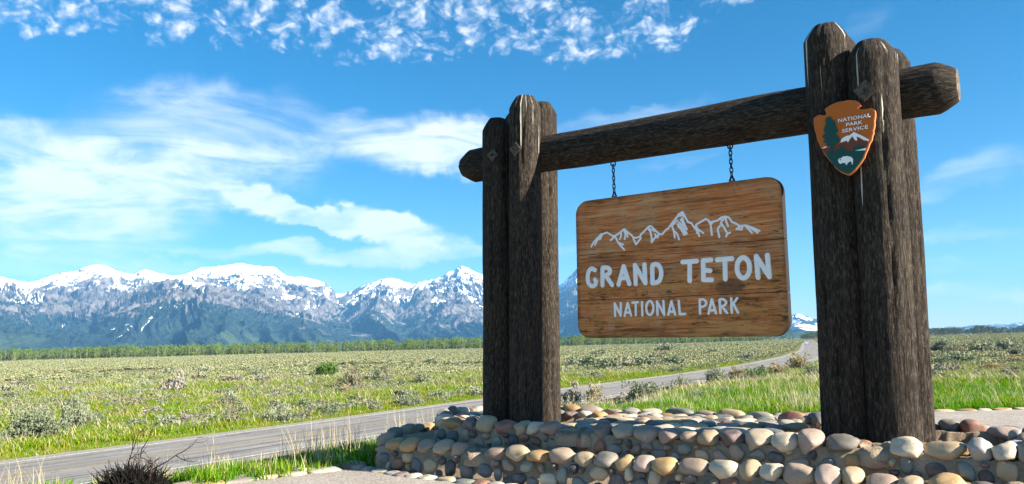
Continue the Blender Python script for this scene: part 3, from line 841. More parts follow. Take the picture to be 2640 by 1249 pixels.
big_letters = [
    [curve([(192, 290), (150, 270), (112, 305), (98, 370), (104, 450), (150, 497), (196, 478), (210, 420)]), [(210, 420), (192, 414)]],
    [[(290, 258), (290, 488)], [(290, 258), (335, 256)] + curve([(335, 256), (380, 275), (382, 325), (335, 358)]) + [(290, 362)], [(335, 362), (415, 483)]],
    [[(498, 478), (565, 240), (640, 470)], [(530, 392), (612, 390)]], [[(722, 470), (712, 225), (848, 460), (835, 217)]],
    [[(940, 458), (936, 226)], curve([(936, 226), (990, 213), (1038, 255), (1054, 340), (1030, 425), (985, 452), (940, 456)])],
    [[(1332, 186), (1515, 173)], [(1424, 180), (1423, 430)]], [[(1700, 157), (1598, 165), (1602, 416), (1710, 416)], [(1600, 290), (1688, 298)]],
    [[(1782, 156), (1973, 139)], [(1880, 150), (1887, 405)]], [arc(2120, 260, 82, 133)], [[(2312, 385), (2288, 110), (2460, 375), (2432, 97)]]]
small_letters = [
    [[(145, 468), (136, 235), (246, 462), (250, 228)]], [[(318, 463), (375, 228), (438, 458)], [(345, 405), (417, 403)]], [[(462, 222), (563, 212)], [(522, 218), (525, 455)]], [[(638, 213), (645, 458)]],
    [arc(782, 320, 65, 127)], [[(925, 445), (914, 200), (1048, 443), (1032, 190)]], [[(1122, 443), (1180, 195), (1248, 438)], [(1150, 388), (1224, 385)]], [[(1315, 188), (1335, 434), (1435, 428)]],
    [[(1708, 425), (1700, 166)], curve([(1700, 166), (1770, 163), (1822, 215), (1800, 272), (1750, 298), (1705, 300)])], [[(1862, 424), (1925, 160), (2000, 418)], [(1895, 365), (1972, 360)]],
    [[(2082, 414), (2066, 165)], curve([(2066, 165), (2130, 157), (2186, 207), (2165, 265), (2110, 288), (2075, 290)]), [(2110, 290), (2205, 410)]], [[(2290, 405), (2280, 142)], [(2392, 138), (2300, 262)], [(2325, 245), (2405, 403)]]]
mpx = 9.3 / FPX                                   # one photo pixel on the board in metres
for L_ in big_letters: stroke_part('letter', [crop(s_, 1500, 640, .19798) for s_ in L_], 31 * .19798 * mpx * .98, [M_white, M_groove], board)
for L_ in small_letters: stroke_part('letter', [crop(s_, 1570, 750, .13975) for s_ in L_], 22 * .13975 * mpx, [M_white, M_groove], board)
mA = [[(175, 1005), (215, 920), (300, 820), (420, 700), (450, 702), (545, 662), (690, 745), (745, 745), (850, 680), (970, 578), (1080, 680), (1140, 720), (1190, 785), (1260, 792), (1350, 760), (1390, 690), (1430, 660), (1530, 550), (1590, 508), (1640, 530), (1760, 650), (1820, 705), (1890, 703), (1940, 640), (1990, 590), (2030, 570), (2100, 470), (2240, 290), (2330, 215)],
      [(262, 960), (320, 850), (420, 715)], [(385, 832), (425, 745)], [(640, 850), (740, 765)], [(745, 745), (830, 920), (970, 1080)], [(850, 910), (945, 955)], [(895, 680), (890, 760), (860, 825)], [(965, 600), (1000, 720), (980, 825)], [(1000, 620), (1040, 690), (1050, 770)],
      [(1190, 790), (1200, 840), (1255, 950), (1370, 800), (1355, 765)], [(1545, 570), (1600, 640), (1632, 780), (1630, 900), (1730, 760), (1718, 705)], [(1718, 710), (1770, 790), (1800, 705)], [(1560, 570), (1650, 605), (1700, 625)],
      [(2130, 490), (2250, 370)], [(2120, 500), (2170, 640), (2190, 790)], [(2190, 640), (2250, 700), (2290, 830)]]
mB = [[(1150, 210), (1220, 165), (1300, 320), (1360, 345), (1410, 425), (1430, 360), (1500, 320), (1580, 275), (1650, 325), (1760, 300), (1820, 250), (1880, 238), (1930, 250), (1985, 325), (2030, 340), (2100, 385), (2190, 375), (2300, 410), (2405, 462)], [(1170, 225), (1235, 215)], [(1165, 212), (1222, 190), (1240, 235)],
      [(1140, 355), (1180, 380), (1240, 440), (1285, 500), (1245, 520), (1200, 440), (1150, 390)], [(1200, 430), (1265, 505)], [(1160, 325), (1230, 380), (1280, 440)], [(1215, 258), (1240, 340), (1285, 430)], [(1190, 285), (1250, 370)], [(1430, 405), (1440, 490)], [(1440, 400), (1475, 540)], [(1450, 430), (1540, 495)],
      [(1650, 330), (1660, 430), (1670, 520)], [(1610, 290), (1650, 360), (1690, 320)], [(1800, 375), (1760, 430), (1785, 555)], [(1805, 330), (1860, 410), (1910, 500), (1890, 545)], [(1910, 505), (1950, 485)], [(1880, 250), (1895, 330), (1920, 385)], [(1800, 270), (1830, 310), (1860, 260)], [(2110, 390), (2050, 430), (2130, 440), (2140, 388)], [(2190, 385), (2290, 490)], [(2220, 380), (2375, 488)]]
stroke_part('mountain_outline', [crop(s_, 1510, 530, .10666) for s_ in mA] + [crop(s_, 1560, 520, .16693) for s_ in mB], 2.45 * mpx, [M_white, M_groove], board, depth=.004)

# chains
def link_mesh(name, R_, r_, stretch):
    mb = MB(); pts = [(R_ * math.cos(t), 0, R_ * math.sin(t) + (stretch if math.sin(t) > 0 else -stretch)) for t in np.linspace(0, 2 * math.pi, 17)]
    mb.tube(pts, [r_] * len(pts), 6, cap=False); return mb.mesh(name, [M_iron], True)
LK = link_mesh('link', .016, .0065, .014); RG = link_mesh('ring', .028, .008, .004)
for px, pt, pb, lab in [(1584, 412, 505, 'rusty black chain on the left, between the crossbeam and the sign board'), (1887, 365, 464, 'black chain on the right, between the crossbeam and the sign board')]:
    x0, z0 = bproj(px, pb); s_, zt = sp(px - 2, pt, 0); q0 = BP(x0, BH / 2 + .002, 0); q1 = W(s_, 0, zt)
    q1 = q1 + (q0 - q1) * np.array([1, 1, 0]) * .8
    ch = thing('chain', q1, lab, 'chain', 'chains holding the sign board')
    L_ = np.linalg.norm(q1 - q0); n_ = int(L_ / .050)
    mb = MB(); mb.tube([q1 + np.array([0, 0, .40]), q1 + np.array([0, 0, -.03])], [.007, .007], 6); put('bolt', mb.mesh('bolt', [M_iron]), ch)
    put('ring', RG, ch, loc=q1 - np.array([0, 0, .05]))
    for k in range(n_ - 1):
        q = q1 + (q0 - q1) * ((k + 1.7) / (n_ + .5)); a = YAW + (0 if k % 2 else math.pi / 2) + random.uniform(-.2, .2)
        put('link', LK, ch, loc=q, rot=Matrix.Rotation(a, 3, 'Z').to_quaternion())
    put('ring', RG, ch, loc=q0 + np.array([0, 0, .012]), rot=Matrix.Rotation(YAW, 3, 'Z').to_quaternion())

# ------------------------------------------------------------------ arrowhead emblem
EN = DN + .05 + .245
EX, EY, ES = 2070, 240, .18868
emb = thing('arrowhead_emblem', on_plane(2178, 355, EN), 'orange brown arrowhead shield with green tree, white peak and bison on the right logs', 'emblem')
def ep(pts, off): return [tuple(on_plane(EX + x * ES, EY + y * ES, EN) + sn * off) for x, y in pts]
def shape(name, pts, off, th, mat, parent=None):
    v_, f_ = prism(ep(pts, off), sn, th); return put(name, mesh(name, v_, f_, [mat] if not isinstance(mat, list) else mat), parent or emb)
outline = [(615, 108), (680, 108), (740, 117), (775, 145), (805, 175), (785, 192), (760, 205), (770, 222), (795, 234), (850, 235), (890, 226), (930, 218), (965, 225), (990, 242), (998, 280), (996, 330), (985, 400), (990, 430), (978, 500), (968, 520), (975, 545), (958, 600), (950, 650), (920, 700), (905, 750), (885, 800), (862, 850), (855, 885), (828, 925), (800, 970), (770, 1005), (735, 1055), (690, 1095), (645, 1128), (600, 1122), (550, 1102), (510, 1080), (450, 1030), (425, 985), (380, 940), (350, 900), (315, 865), (285, 810), (255, 760), (230, 700), (205, 650), (195, 590), (175, 520), (160, 440), (155, 360), (195, 325), (240, 305), (290, 318), (320, 315), (325, 280), (305, 235), (340, 205), (380, 180), (440, 150), (500, 130), (560, 122)]
cx_, cy_ = 590, 560
rim = shape('shield_rim', outline, -.02, .045, M_rim)
inner = [(cx_ + (x - cx_) * .985, cy_ + (y - cy_) * .99) for x, y in outline]
inner = [(x - (10 if x > 700 else 0), y) for x, y in inner]  # face pulled in so the painted sunlit rim shows wider at right
shape('shield_face', inner, .025, .004, M_orange)
shape('brown_hills', [(268, 778), (350, 762), (480, 722), (530, 688), (690, 600), (905, 662), (893, 722), (872, 795), (600, 812), (400, 812), (330, 862)], .029, .003, M_brown)
green = [(332, 868), (358, 820), (400, 800), (440, 806), (470, 790), (490, 770), (500, 782), (530, 752), (555, 728), (580, 770), (600, 795), (690, 800), (705, 760), (735, 728), (760, 738), (790, 724), (815, 735), (840, 725), (870, 748), (868, 800), (848, 850), (838, 885), (785, 968), (720, 1052), (645, 1110), (600, 1108), (510, 1066), (455, 1018), (385, 932)]
shape('green_field', green, .032, .003, M_green)
shape('lake', [(725, 799), (872, 763), (862, 795)], .035, .002, M_white)
shape('cloud_streak', [(272, 768), (300, 748), (335, 740), (338, 752), (305, 766)], .035, .002, M_white)
shape('snow_peak', [(525, 690), (540, 640), (600, 600), (650, 590), (710, 545), (760, 570), (830, 600), (912, 650), (905, 668), (840, 655), (790, 625), (762, 612), (742, 606), (755, 650), (738, 668), (710, 640), (690, 602), (655, 640), (628, 688), (610, 662), (560, 680)], .035, .003, M_white)
shape('pine_tree', [(375, 335), (400, 345), (405, 380), (450, 395), (465, 450), (470, 480), (495, 520), (480, 560), (450, 570), (500, 600), (510, 640), (530, 650), (500, 690), (460, 725), (430, 730), (420, 820), (388, 820), (380, 740), (330, 730), (340, 695), (288, 690), (320, 650), (276, 610), (320, 560), (300, 530), (310, 470), (332, 440), (320, 380), (345, 345)], .038, .003, M_green)
shape('bison', [(493, 930), (508, 905), (540, 900), (560, 880), (620, 873), (670, 884), (696, 910), (697, 945), (690, 986), (678, 986), (680, 955), (660, 945), (628, 965), (606, 1000), (597, 980), (580, 965), (545, 968), (532, 982), (510, 972), (500, 955)], .035, .003, M_white)
shape('eye', [(516, 912), (530, 910), (532, 930), (518, 932)], .038, .002, M_green)
def emblem_word(txt, xa, ya, xb, yb, cap):
    a = on_plane(EX + xa * ES, EY + ya * ES, EN + .034); b_ = on_plane(EX + xb * ES, EY + yb * ES, EN + .034)
    up_ = on_plane(EX + xa * ES, EY + (ya - cap) * ES, EN + .034)
    fc = bpy.data.curves.new('lettering', 'FONT'); fc.body = txt; fc.size = 1.0; fc.extrude = .0; fc.offset = .022; fc.resolution_u = 3; fc.space_character = 1.05
    tmp = bpy.data.objects.new('tmp', fc); COL.objects.link(tmp); bpy.context.view_layer.update()
    me = bpy.data.meshes.new_from_object(tmp.evaluated_get(bpy.context.evaluated_depsgraph_get())); bpy.data.objects.remove(tmp)
    co = np.array([v.co[:] for v in me.vertices]); mn, mx = co.min(0), co.max(0)
    X_ = b_ - a; Z_ = up_ - a
    for v in me.vertices:
        tx = (v.co.x - mn[0]) / (mx[0] - mn[0]); ty = (v.co.y - mn[1]) / (mx[1] - mn[1]); v.co = Vector(a + X_ * tx + Z_ * ty)
    bmm = bmesh.new(); bmm.from_mesh(me); r_ = bmesh.ops.extrude_face_region(bmm, geom=bmm.faces[:])
    bmesh.ops.translate(bmm, verts=[g for g in r_['geom'] if isinstance(g, bmesh.types.BMVert)], vec=Vector(sn * .0009)); bmm.to_mesh(me); bmm.free()
    me.materials.clear(); me.materials.append(M_white); put('lettering', me, emb)
emblem_word('NATIONAL', 480, 405, 922, 329, 52); emblem_word('PARK', 590, 459, 815, 421, 48); emblem_word('SERVICE', 533, 546, 888, 486, 50)

# ------------------------------------------------------------------ stone walls
PU = np.array([(-2.9, .84), (3.35, .84), (3.35, -.35), (2.9, -1.0), (.75, -1.25), (-3.2, -1.35), (-3.7, -1.1), (-3.65, .0)])
PLW = np.array([(-3.62, 1.20), (3.75, 1.20), (3.75, -.3), (3.1, -1.3), (.8, -1.55), (-3.5, -1.65), (-4.4, -1.25), (-4.4, .1)])
POCK = [np.array([(1.15, .60), (3.05, .60), (3.05, -.62), (1.0, -.95)]), np.array([(-2.75, .55), (-1.50, .55), (-1.45, -.95), (-2.8, -.95)])]
POCKZ = [.40, .53]
ZU, ZLW, ZP = .615, .375, .10


def sdf(S, N_, poly):
    d, ins = pdist(np.c_[S.ravel(), N_.ravel()], poly); return np.where(ins, -d, d).reshape(S.shape)


step = .035
ss_, ns_ = np.meshgrid(np.arange(-4.6, 4.0, step), np.arange(-1.9, 1.45, step), indexing='ij')
dU = sdf(ss_, ns_, PU); dL = sdf(ss_, ns_, PLW)
rough_ = (fbm(ss_ * 9, ns_ * 9, 3, 4) - .5) * .05
def core(name, d, ztop, zbot, extra=None, keep=None):
    z = np.where(d < rough_ * .6, ztop + rough_ + (fbm(ss_ * 1.4, ns_ * 1.4, 2, 8) - .5) * .05, zbot)
    if extra is not None: z = extra(z)
    Pw = SC + ss_[..., None] * su + ns_[..., None] * sn; V = np.concatenate([Pw[..., :2], z[..., None]], -1).reshape(-1, 3)
    a, b_ = ss_.shape; i, j = np.meshgrid(np.arange(a - 1), np.arange(b_ - 1), indexing='ij')
    F = np.stack([i * b_ + j, (i + 1) * b_ + j, (i + 1) * b_ + j + 1, i * b_ + j + 1], -1).reshape(-1, 4)[:, ::-1]
    kf = (d < .05).ravel()
    if keep is not None: kf &= keep.ravel()
    F = F[kf[F].all(1)]
    return mesh(name, V, F.copy(), [M_mortar], False)
def pockets(z):
    for p_, pz_ in zip(POCK, POCKZ):
        z = np.where(sdf(ss_, ns_, p_) < 0, pz_ + rough_ * 1.2, z)
    return z
lower = thing('stone_ledge', W(0, 1.1, ZP), 'lower front ledge of river cobbles set in mortar with a row of large cap stones', 'stone wall')
put('mortar', core('mortar', dL, ZLW, .02, keep=dU > -.12), lower)
upper = thing('stone_platform', W(0, 0, ZP), 'upper cobblestone platform that the log posts rise from', 'stone wall')
put('mortar', core('mortar', dU, ZU, .25, pockets), upper)

def stone_mesh(seed):
    bmm = bmesh.new(); bmesh.ops.create_icosphere(bmm, subdivisions=3, radius=1.0)
    rs = np.random.default_rng(seed); co = np.array([v.co[:] for v in bmm.verts])
    pw = rs.uniform(.72, 1.0); co = np.sign(co) * np.abs(co) ** pw
    ax = rs.normal(size=(8, 3)); 
    for k in range(8):
        a = ax[k] / np.linalg.norm(ax[k]); d = co @ a; lim = rs.uniform(.66, .97)
        over = np.clip(d - lim, 0, None); co = co - (over * .85)[:, None] * a
    co *= 1 + (fbm(co[:, 0] * 1.3 + seed, co[:, 1] * 1.3 + co[:, 2] * 1.1, 3, seed)[:, None] - .5) * .34
    if seed % 5 == 0: co[:, 2] += .18 * co[:, 0] * co[:, 0]
    co /= np.abs(co).max(0)
    for v, c in zip(bmm.verts, co): v.co = c
    me = bpy.data.meshes.new('cobble'); bmm.to_mesh(me); bmm.free()
    me.polygons.foreach_set('use_smooth', np.ones(len(me.polygons), dtype=bool)); me.materials.append(STONES[0]); return me
SM = [stone_mesh(100 + k) for k in range(22)]
STONE_N = {}
def stone(parent, p, nrm, along, size, mats, name='cobble'):
    """size = half extents (along, across, out)"""
    n_ = np.array(nrm, float); n_ /= np.linalg.norm(n_); a = np.array(along, float); a -= n_ * (a @ n_); a /= np.linalg.norm(a); b_ = np.cross(n_, a)
    jt = random.uniform(-.22, .22); a2 = a * math.cos(jt) + b_ * math.sin(jt); b2 = -a * math.sin(jt) + b_ * math.cos(jt)
    q = Matrix((tuple(a2), tuple(b2), tuple(n_))).transposed().to_quaternion()
    o = put(name, random.choice(SM), parent, loc=p, rot=q, scale=(size[0] * random.choice((-1, 1)) if False else size[0], size[1], size[2]))
    o.material_slots[0].link = 'OBJECT'; o.material_slots[0].material = STONES[random.choices(range(12), mats)[0]]
    STONE_N[parent.name] = STONE_N.get(parent.name, 0) + 1
    return o
#        tan cream ochre grey slate plum rust taupe pale green dark pink
MIXCAP = [6, 4.5, 2.2, 1.2, .6, .5, .9, 2.2, 1.4, .9, .2, 1.3]
MIXFACE = [1.6, .5, .8, 2.4, 2.6, 2.8, 1.4, 2.4, .7, 1.5, 2.2, .4]
MIXTOP = [3, 3.5, 1.2, 2, 1, .8, .8, 1.2, 3, 1, .4, 1.4]
def along_edges(poly, ks):
    for k in ks:
        a = poly[k]; b_ = poly[(k + 1) % len(poly)]; L_ = np.linalg.norm(b_ - a); t = (b_ - a) / L_; o_ = np.array([t[1], -t[0]])
        yield k, a, t, (-o_ if ((a + b_) / 2 + o_ * .01) @ np.array([0, 0]) > 1e9 else o_), L_
def outward(poly, k):
    a = poly[k]; b_ = poly[(k + 1) % len(poly)]; t = (b_ - a) / np.linalg.norm(b_ - a); o_ = np.array([-t[1], t[0]]); m_ = (a + b_) / 2
    _, ins = pdist([m_ + o_ * .02], poly); return (-o_ if ins[0] else o_), a, t, np.linalg.norm(b_ - a)
def vec(o2): return su * o2[0] + sn * o2[1]
def caps(parent, poly, ks, z, size, inset=.02, mats=MIXCAP, missing=(), drop=0.0):
    for k in ks:
        o_, a, t, L_ = outward(poly, k); x = random.uniform(.02, .10)
        while x < L_ - .05:
            hl = size * random.uniform(.72, 1.4); h = random.uniform(.070, .104); dpt = random.uniform(.10, .145)
            x += hl
            if x > L_ + .02: break
            c = a + t * x - o_ * (inset + random.uniform(-.02, .025))
            if any(abs(c[0] - m_) < .13 and c[1] > .5 for m_ in missing): socket(parent, c, o_, t, z, hl)
            else: stone(parent, W(c[0], c[1], z + h * .35 - drop + random.uniform(-.012, .014)), np.array([0, 0, 1]) + vec(o_) * random.uniform(.05, .35), vec(t), (hl, dpt, h), mats)
            x += hl * .86
def socket(parent, c, o_, t, z, hl):
    """the broken mortar bed of a cap stone that fell out"""
    mb = MB(); nr = 20; V = []; F = []
    for q, (rr, hh) in enumerate([(0, -.015), (.6, -.01), (.85, .03), (1.0, .05), (1.15, -.03), (1.25, -.10)]):
        for g in range(nr):
            an = 2 * math.pi * g / nr; wob = 1 + .10 * math.sin(an * 3 + c[0] * 9) + .06 * math.sin(an * 7)
            p = W(c[0], c[1], z + hh + (random.uniform(-.012, .012) if q in (3,) else 0) - (.03 if math.sin(an) < 0 else 0)); V.append(p + vec(t) * math.cos(an) * rr * hl * wob - vec(o_) * math.sin(an) * rr * .11 * wob)
    for q in range(5):
        for g in range(nr): g2 = (g + 1) % nr; F.append([q * nr + g, (q + 1) * nr + g, (q + 1) * nr + g2, q * nr + g2])
    mb.add(V, F); put('stone_socket', mb.mesh('stone_socket', [M_mortar], True), parent)
def face(parent, poly, ks, z0, z1, n_try, rmin, rmax, srange=(-9, 9), mats=MIXFACE):
    for k in ks:
        o_, a, t, L_ = outward(poly, k); placed = []; H_ = z1 - z0
        for q in range(int(n_try * L_)):
            x = random.uniform(.03, L_ - .03); f_ = 1 - q / (n_try * L_); r1_ = rmin + (rmax - rmin) * f_ * random.uniform(.7, 1); r2_ = r1_ * random.uniform(.65, .95)
            if random.random() < .3: r1_, r2_ = r2_, r1_
            z = random.uniform(z0 + r2_ * .6, z1 - r2_ * .5)
            if any(((x - X_) / (r1_ + A_)) ** 2 + ((z - Z_) / (r2_ + B_)) ** 2 < .98 for X_, Z_, A_, B_ in placed): continue
            placed.append((x, z, r1_, r2_)); c = a + t * x
            if not srange[0] < c[0] < srange[1]: continue
            stone(parent, W(c[0] + o_[0] * .0, c[1] + o_[1] * .0, z), vec(o_) + np.array([0, 0, .12]), vec(t), (r1_ * .98, r2_ * .98, random.uniform(.045, .065)), mats)
# lower ledge
caps(lower, PLW, (0, 1), ZLW, .125, inset=.07, missing=(-2.05,))
caps(lower, PLW, (6, 7), ZLW, .12, inset=.07, mats=[2, 1, 1, 3, 3, 2, 1, 2, 1, 1, 2, .3])
face(lower, PLW, (0,), ZP - .02, ZLW - .04, 380, .030, .120)
face(lower, PLW, (7,), ZP, ZLW - .05, 60, .035, .09)
PL2 = PLW + np.array([(.12, -.21), (-.2, -.21), (0, 0), (0, 0), (0, 0), (0, 0), (0, 0), (.2, 0)])
for k in (0,):
    a = np.array([-3.4, .985]); x = 0
    while x < 7.0:
        hl = random.uniform(.09, .14); x += hl
        stone(lower, W(a[0] + x, .965 + random.uniform(-.02, .02), ZLW + .012), (random.uniform(-.1, .1), random.uniform(-.1, .1), 1), su, (hl, .085, .045), MIXCAP); x += hl * .95
# upper platform
caps(upper, PU, (0,), ZU, .125, inset=.06, missing=(-1.05, -.78, 2.12))
caps(upper, PU, (7, 6), ZU, .125, inset=.07, mats=[2, 1.5, 1, 3, 2.5, 1.5, 1, 2, 1.5, 1, 2, .5])
caps(upper, PU, (1, 2, 3, 4, 5), ZU, .15, inset=.08, mats=MIXTOP)
face(upper, PU, (0,), ZLW + .03, ZU - .04, 300, .028, .100)
face(upper, PU, (7, 1), ZLW + .02, ZU - .05, 60, .034, .08)
# paved top between the posts
row = 0; n_ = .60
while n_ > -1.12:
    x = -1.42 + random.uniform(0, .12)
    while x < 1.02:
        hl = random.uniform(.10, .165)
        if x + hl > 1.10: break
        stone(upper, W(x + hl, n_ + random.uniform(-.02, .02), ZU + .015 + random.uniform(-.01, .012)), (random.uniform(-.12, .12), random.uniform(-.12, .12), 1), su, (hl, .105, .055), MIXTOP if n_ < .35 else MIXCAP); x += 2 * hl * .96
    n_ -= .185
for s0_, s1_ in ((-3.45, -2.95), (-2.7, -1.6), (1.15, 3.0)):
    x = s0_
    while x < s1_:
        hl = random.uniform(.09, .14)
        for nn_ in ((-1.02,) if s0_ > -3 else (-.9, -.65, -.4, -.15, .1)):
            stone(upper, W(x + hl, nn_ + random.uniform(-.03, .03), ZU + .01), (random.uniform(-.12, .12), random.uniform(-.12, .12), 1), su, (hl, .11, .055), MIXTOP)
        x += 2 * hl * .97
for x in (-2.72, -2.5, -2.25, -2.0, -1.78, -1.58, 1.25, 1.5, 1.75, 2.0, 2.25, 2.5, 2.75, 3.0):
    stone(upper, W(x, .60 + random.uniform(-.01, .02), ZU + .01), (0, 0, 1), su, (random.uniform(.09, .12), .075, .05), MIXCAP)
for n__ in (-.45, -.2, .05, .3):
    stone(upper, W(3.18, n__, ZU + .02), (0, 0, 1), sn, (.13, .11, .06), MIXTOP)

# border stones of the path
def border(label, pts, group='pale stone borders of the path', size=.17, z=.095, wd=.105):
    t_ = thing('stone_border', np.append(pts[0][:2], z), label, 'stone border', group); pts = [np.array(p[:2]) for p in pts]
    for a, b_ in zip(pts[:-1], pts[1:]):
        L_ = np.linalg.norm(b_ - a); d = (b_ - a) / L_; x = 0
        while x < L_:
            hl = size * random.uniform(.7, 1.25); x += hl; p = a + d * x; nn_ = np.array([-d[1], d[0]]) * random.uniform(-.02, .02)
            stone(t_, (p[0] + nn_[0], p[1] + nn_[1], z + .005), (random.uniform(-.08, .08), random.uniform(-.08, .08), 1), (d[0], d[1], 0), (hl, wd * random.uniform(.85, 1.2), .04), [2.5, 6, .5, .5, .1, .1, .3, .6, 6, .3, .05, 2.2]); x += hl * .97
nl_ = np.array([-adir[1], adir[0], 0]); nl_ = nl_ if nl_[0] < 0 else -nl_
border('double row of flat pale stones edging the path on the left, beside tall grass', [A0 + adir * (-.25) + nl_ * .08, A1 + nl_ * .08, A1 + adir * 4 + nl_ * .08], size=.19, wd=.13)
border('second outer row of flat pale stones edging the path by the grass', [A0 + adir * (-.35) + nl_ * .30, A1 + nl_ * .32, A1 + adir * 3 + nl_ * .32], size=.18, wd=.11)
border('row of pale stones along the foot of the lower stone ledge', [W(-3.95, 1.32, 0), W(-3.1, 1.42, 0), W(3.9, 1.42, 0)], size=.14)
border('straight row of white stones edging the path in front of the right-hand grass', [(0.6, 15.35), (15.9, 15.1)], size=.2, wd=.10)

# ------------------------------------------------------------------ plants: prototypes
PROTO = bpy.data.collections.new('plant_prototypes')
def blades(name, n, h, spread, width, mat, curl=.35, seed=0, straw=0.0, mat2=None):
    rs = np.random.default_rng(seed); V = []; F = []; mi = []
    for k in range(n):
        a = rs.uniform(0, 2 * math.pi); r = spread * math.sqrt(rs.uniform()); x, y = r * math.cos(a), r * math.sin(a)
        d = rs.uniform(0, 2 * math.pi); dx, dy = math.cos(d), math.sin(d); hh = h * rs.uniform(.5, 1.1); w_ = width * rs.uniform(.7, 1.3); c = curl * rs.uniform(.1, 1)
        isst = rs.uniform() < straw
        if isst: hh *= 1.5; w_ *= .6
        b0 = len(V); fx, fy = -dy, dx
        for q, (t, wf) in enumerate(((0, 1), (.5, .8), (.85, .4))):
            ox = dx * c * hh * t * t; oy = dy * c * hh * t * t; z = hh * t * (1 - .12 * t * c)
            V += [(x + ox - fx * w_ * wf, y + oy - fy * w_ * wf, z), (x + ox + fx * w_ * wf, y + oy + fy * w_ * wf, z)]
        V.append((x + dx * c * hh, y + dy * c * hh, hh * (1 - .2 * c)))
        F += [[b0, b0 + 1, b0 + 3, b0 + 2], [b0 + 2, b0 + 3, b0 + 5, b0 + 4], [b0 + 4, b0 + 5, b0 + 6]]; mi += [1 if isst else 0] * 3
    return mesh(name, V, F, [mat, mat2 or mat], False, mi)
def bush(name, seed, leaves, nbr, mat, matstem, flat=.62, leafsz=.035, up=.5, open_=.0, clumps=26):
    """unit-width shrub: forked stems carrying sprays of small narrow leaves"""
    rs = np.random.default_rng(seed); mb = MB(); tips = []
    for k in range(nbr):
        a = rs.uniform(0, 2 * math.pi); e = rs.uniform(.15, 1.25); L_ = rs.uniform(.34, .5)
        d = np.array([math.cos(a) * math.cos(e), math.sin(a) * math.cos(e), math.sin(e) * flat * 1.5])
        p1 = d * L_ * .5 + np.array([0, 0, .02]); p2 = d * L_ + rs.normal(size=3) * .04; p2[2] = max(p2[2], .05)
        mb.tube([np.array([0, 0, -.03]), p1, p2], [.014, .009, .004], 4, 0, False); tips += [(p2, 1.0), ((p1 + p2) / 2, .8)]
        for q in range(2):
            p3 = p1 + (p2 - p1) * rs.uniform(.1, .6) + rs.normal(size=3) * .11; p3[2] = max(p3[2], .06); mb.tube([p1, p3], [.006, .003], 3, 0, False); tips.append((p3, .8))
    stem_n = len(mb.f); V = []; F = []
    cl = []
    for k in range(clumps):
        p, w_ = tips[k % len(tips)]; cl.append(p + rs.normal(size=3) * .045 + (0 if k % 4 else -p * .35))
    for k in range(leaves):
        c = cl[k % len(cl)]; r = .085 * rs.uniform(.2, 1) ** .5; dv = rs.normal(size=3); dv /= np.linalg.norm(dv); p = c + dv * r
        p[2] = max(p[2], .02)
        g = dv * .6 + np.array([0, 0, up]) + rs.normal(size=3) * .35; g /= np.linalg.norm(g); s_ = np.cross(g, rs.normal(size=3)); s_ /= np.linalg.norm(s_) + 1e-9
        L_ = leafsz * rs.uniform(.7, 1.5); w_ = L_ * .30; b0 = len(V)
        V += [p - s_ * w_ * .5, p + g * L_ * .55 - s_ * w_, p + g * L_, p + g * L_ * .5 + s_ * w_]; F.append([b0, b0 + 1, b0 + 2, b0 + 3])
    A_ = np.array(mb.v); B_ = np.array(V); lo = np.percentile(B_, 1, 0); hi = np.percentile(B_, 99, 0)
    sx = 1 / max(hi[0] - lo[0], hi[1] - lo[1]); sz = .72 / hi[2]; k_ = np.array([sx, sx, sz]); mb.v = [tuple(p) for p in A_ * k_]; V = [p * k_ for p in V]
    return mb, V, F
def bush_meshes(nm, seed, leaves, nbr, mat, matstem, **kw):
    mb, V, F = bush(nm, seed, leaves, nbr, mat, matstem, **kw)
    return mb.mesh('stems', [matstem]), mesh('foliage', V, F, [mat])
def bush_single(nm, seed, leaves, nbr, mat, matstem, **kw):
    mb, V, F = bush(nm, seed, leaves, nbr, mat, matstem, **kw); nst = len(mb.f); mb.add(V, F, 1)
    return mb.mesh(nm, [matstem, mat])
def tree_single(nm, seed, mat, trunk, h=1.0, leaves=420, slender=.42):
    rs = np.random.default_rng(seed); mb = MB(); mb.tube([(0, 0, -.03), (rs.normal() * .01, 0, .35), (rs.normal() * .02, 0, .8)], [.02, .015, .005], 5, 0)
    cl = []
    for k in range(16):
        z = rs.uniform(.18, .95); rad = slender * .5 * math.sin(math.pi * min(1, (z - .05) / .98)) ** .6 * rs.uniform(.3, 1.0); a = rs.uniform(0, 2 * math.pi); c = np.array([rad * math.cos(a), rad * math.sin(a), z]); cl.append(c)
        if k < 6: mb.tube([(0, 0, z * .55), c], [.008, .003], 3, 0, False)
    V = []; F = []
    for k in range(leaves):
        c = cl[k % 16]; dv = rs.normal(size=3); dv /= np.linalg.norm(dv); p = c + dv * np.array([.085, .085, .10]) * rs.uniform(.3, 1.1); s_ = rs.normal(size=3); s_ -= dv * (s_ @ dv) * .7; s_ /= np.linalg.norm(s_); t_ = np.cross(dv, s_); L_ = rs.uniform(.014, .03); b0 = len(V)
        V += [p - s_ * L_, p - t_ * L_ * .8, p + s_ * L_, p + t_ * L_ * .8]; F.append([b0, b0 + 1, b0 + 2, b0 + 3])
    mb.add(V, F, 1); return mb.mesh(nm, [trunk, mat])
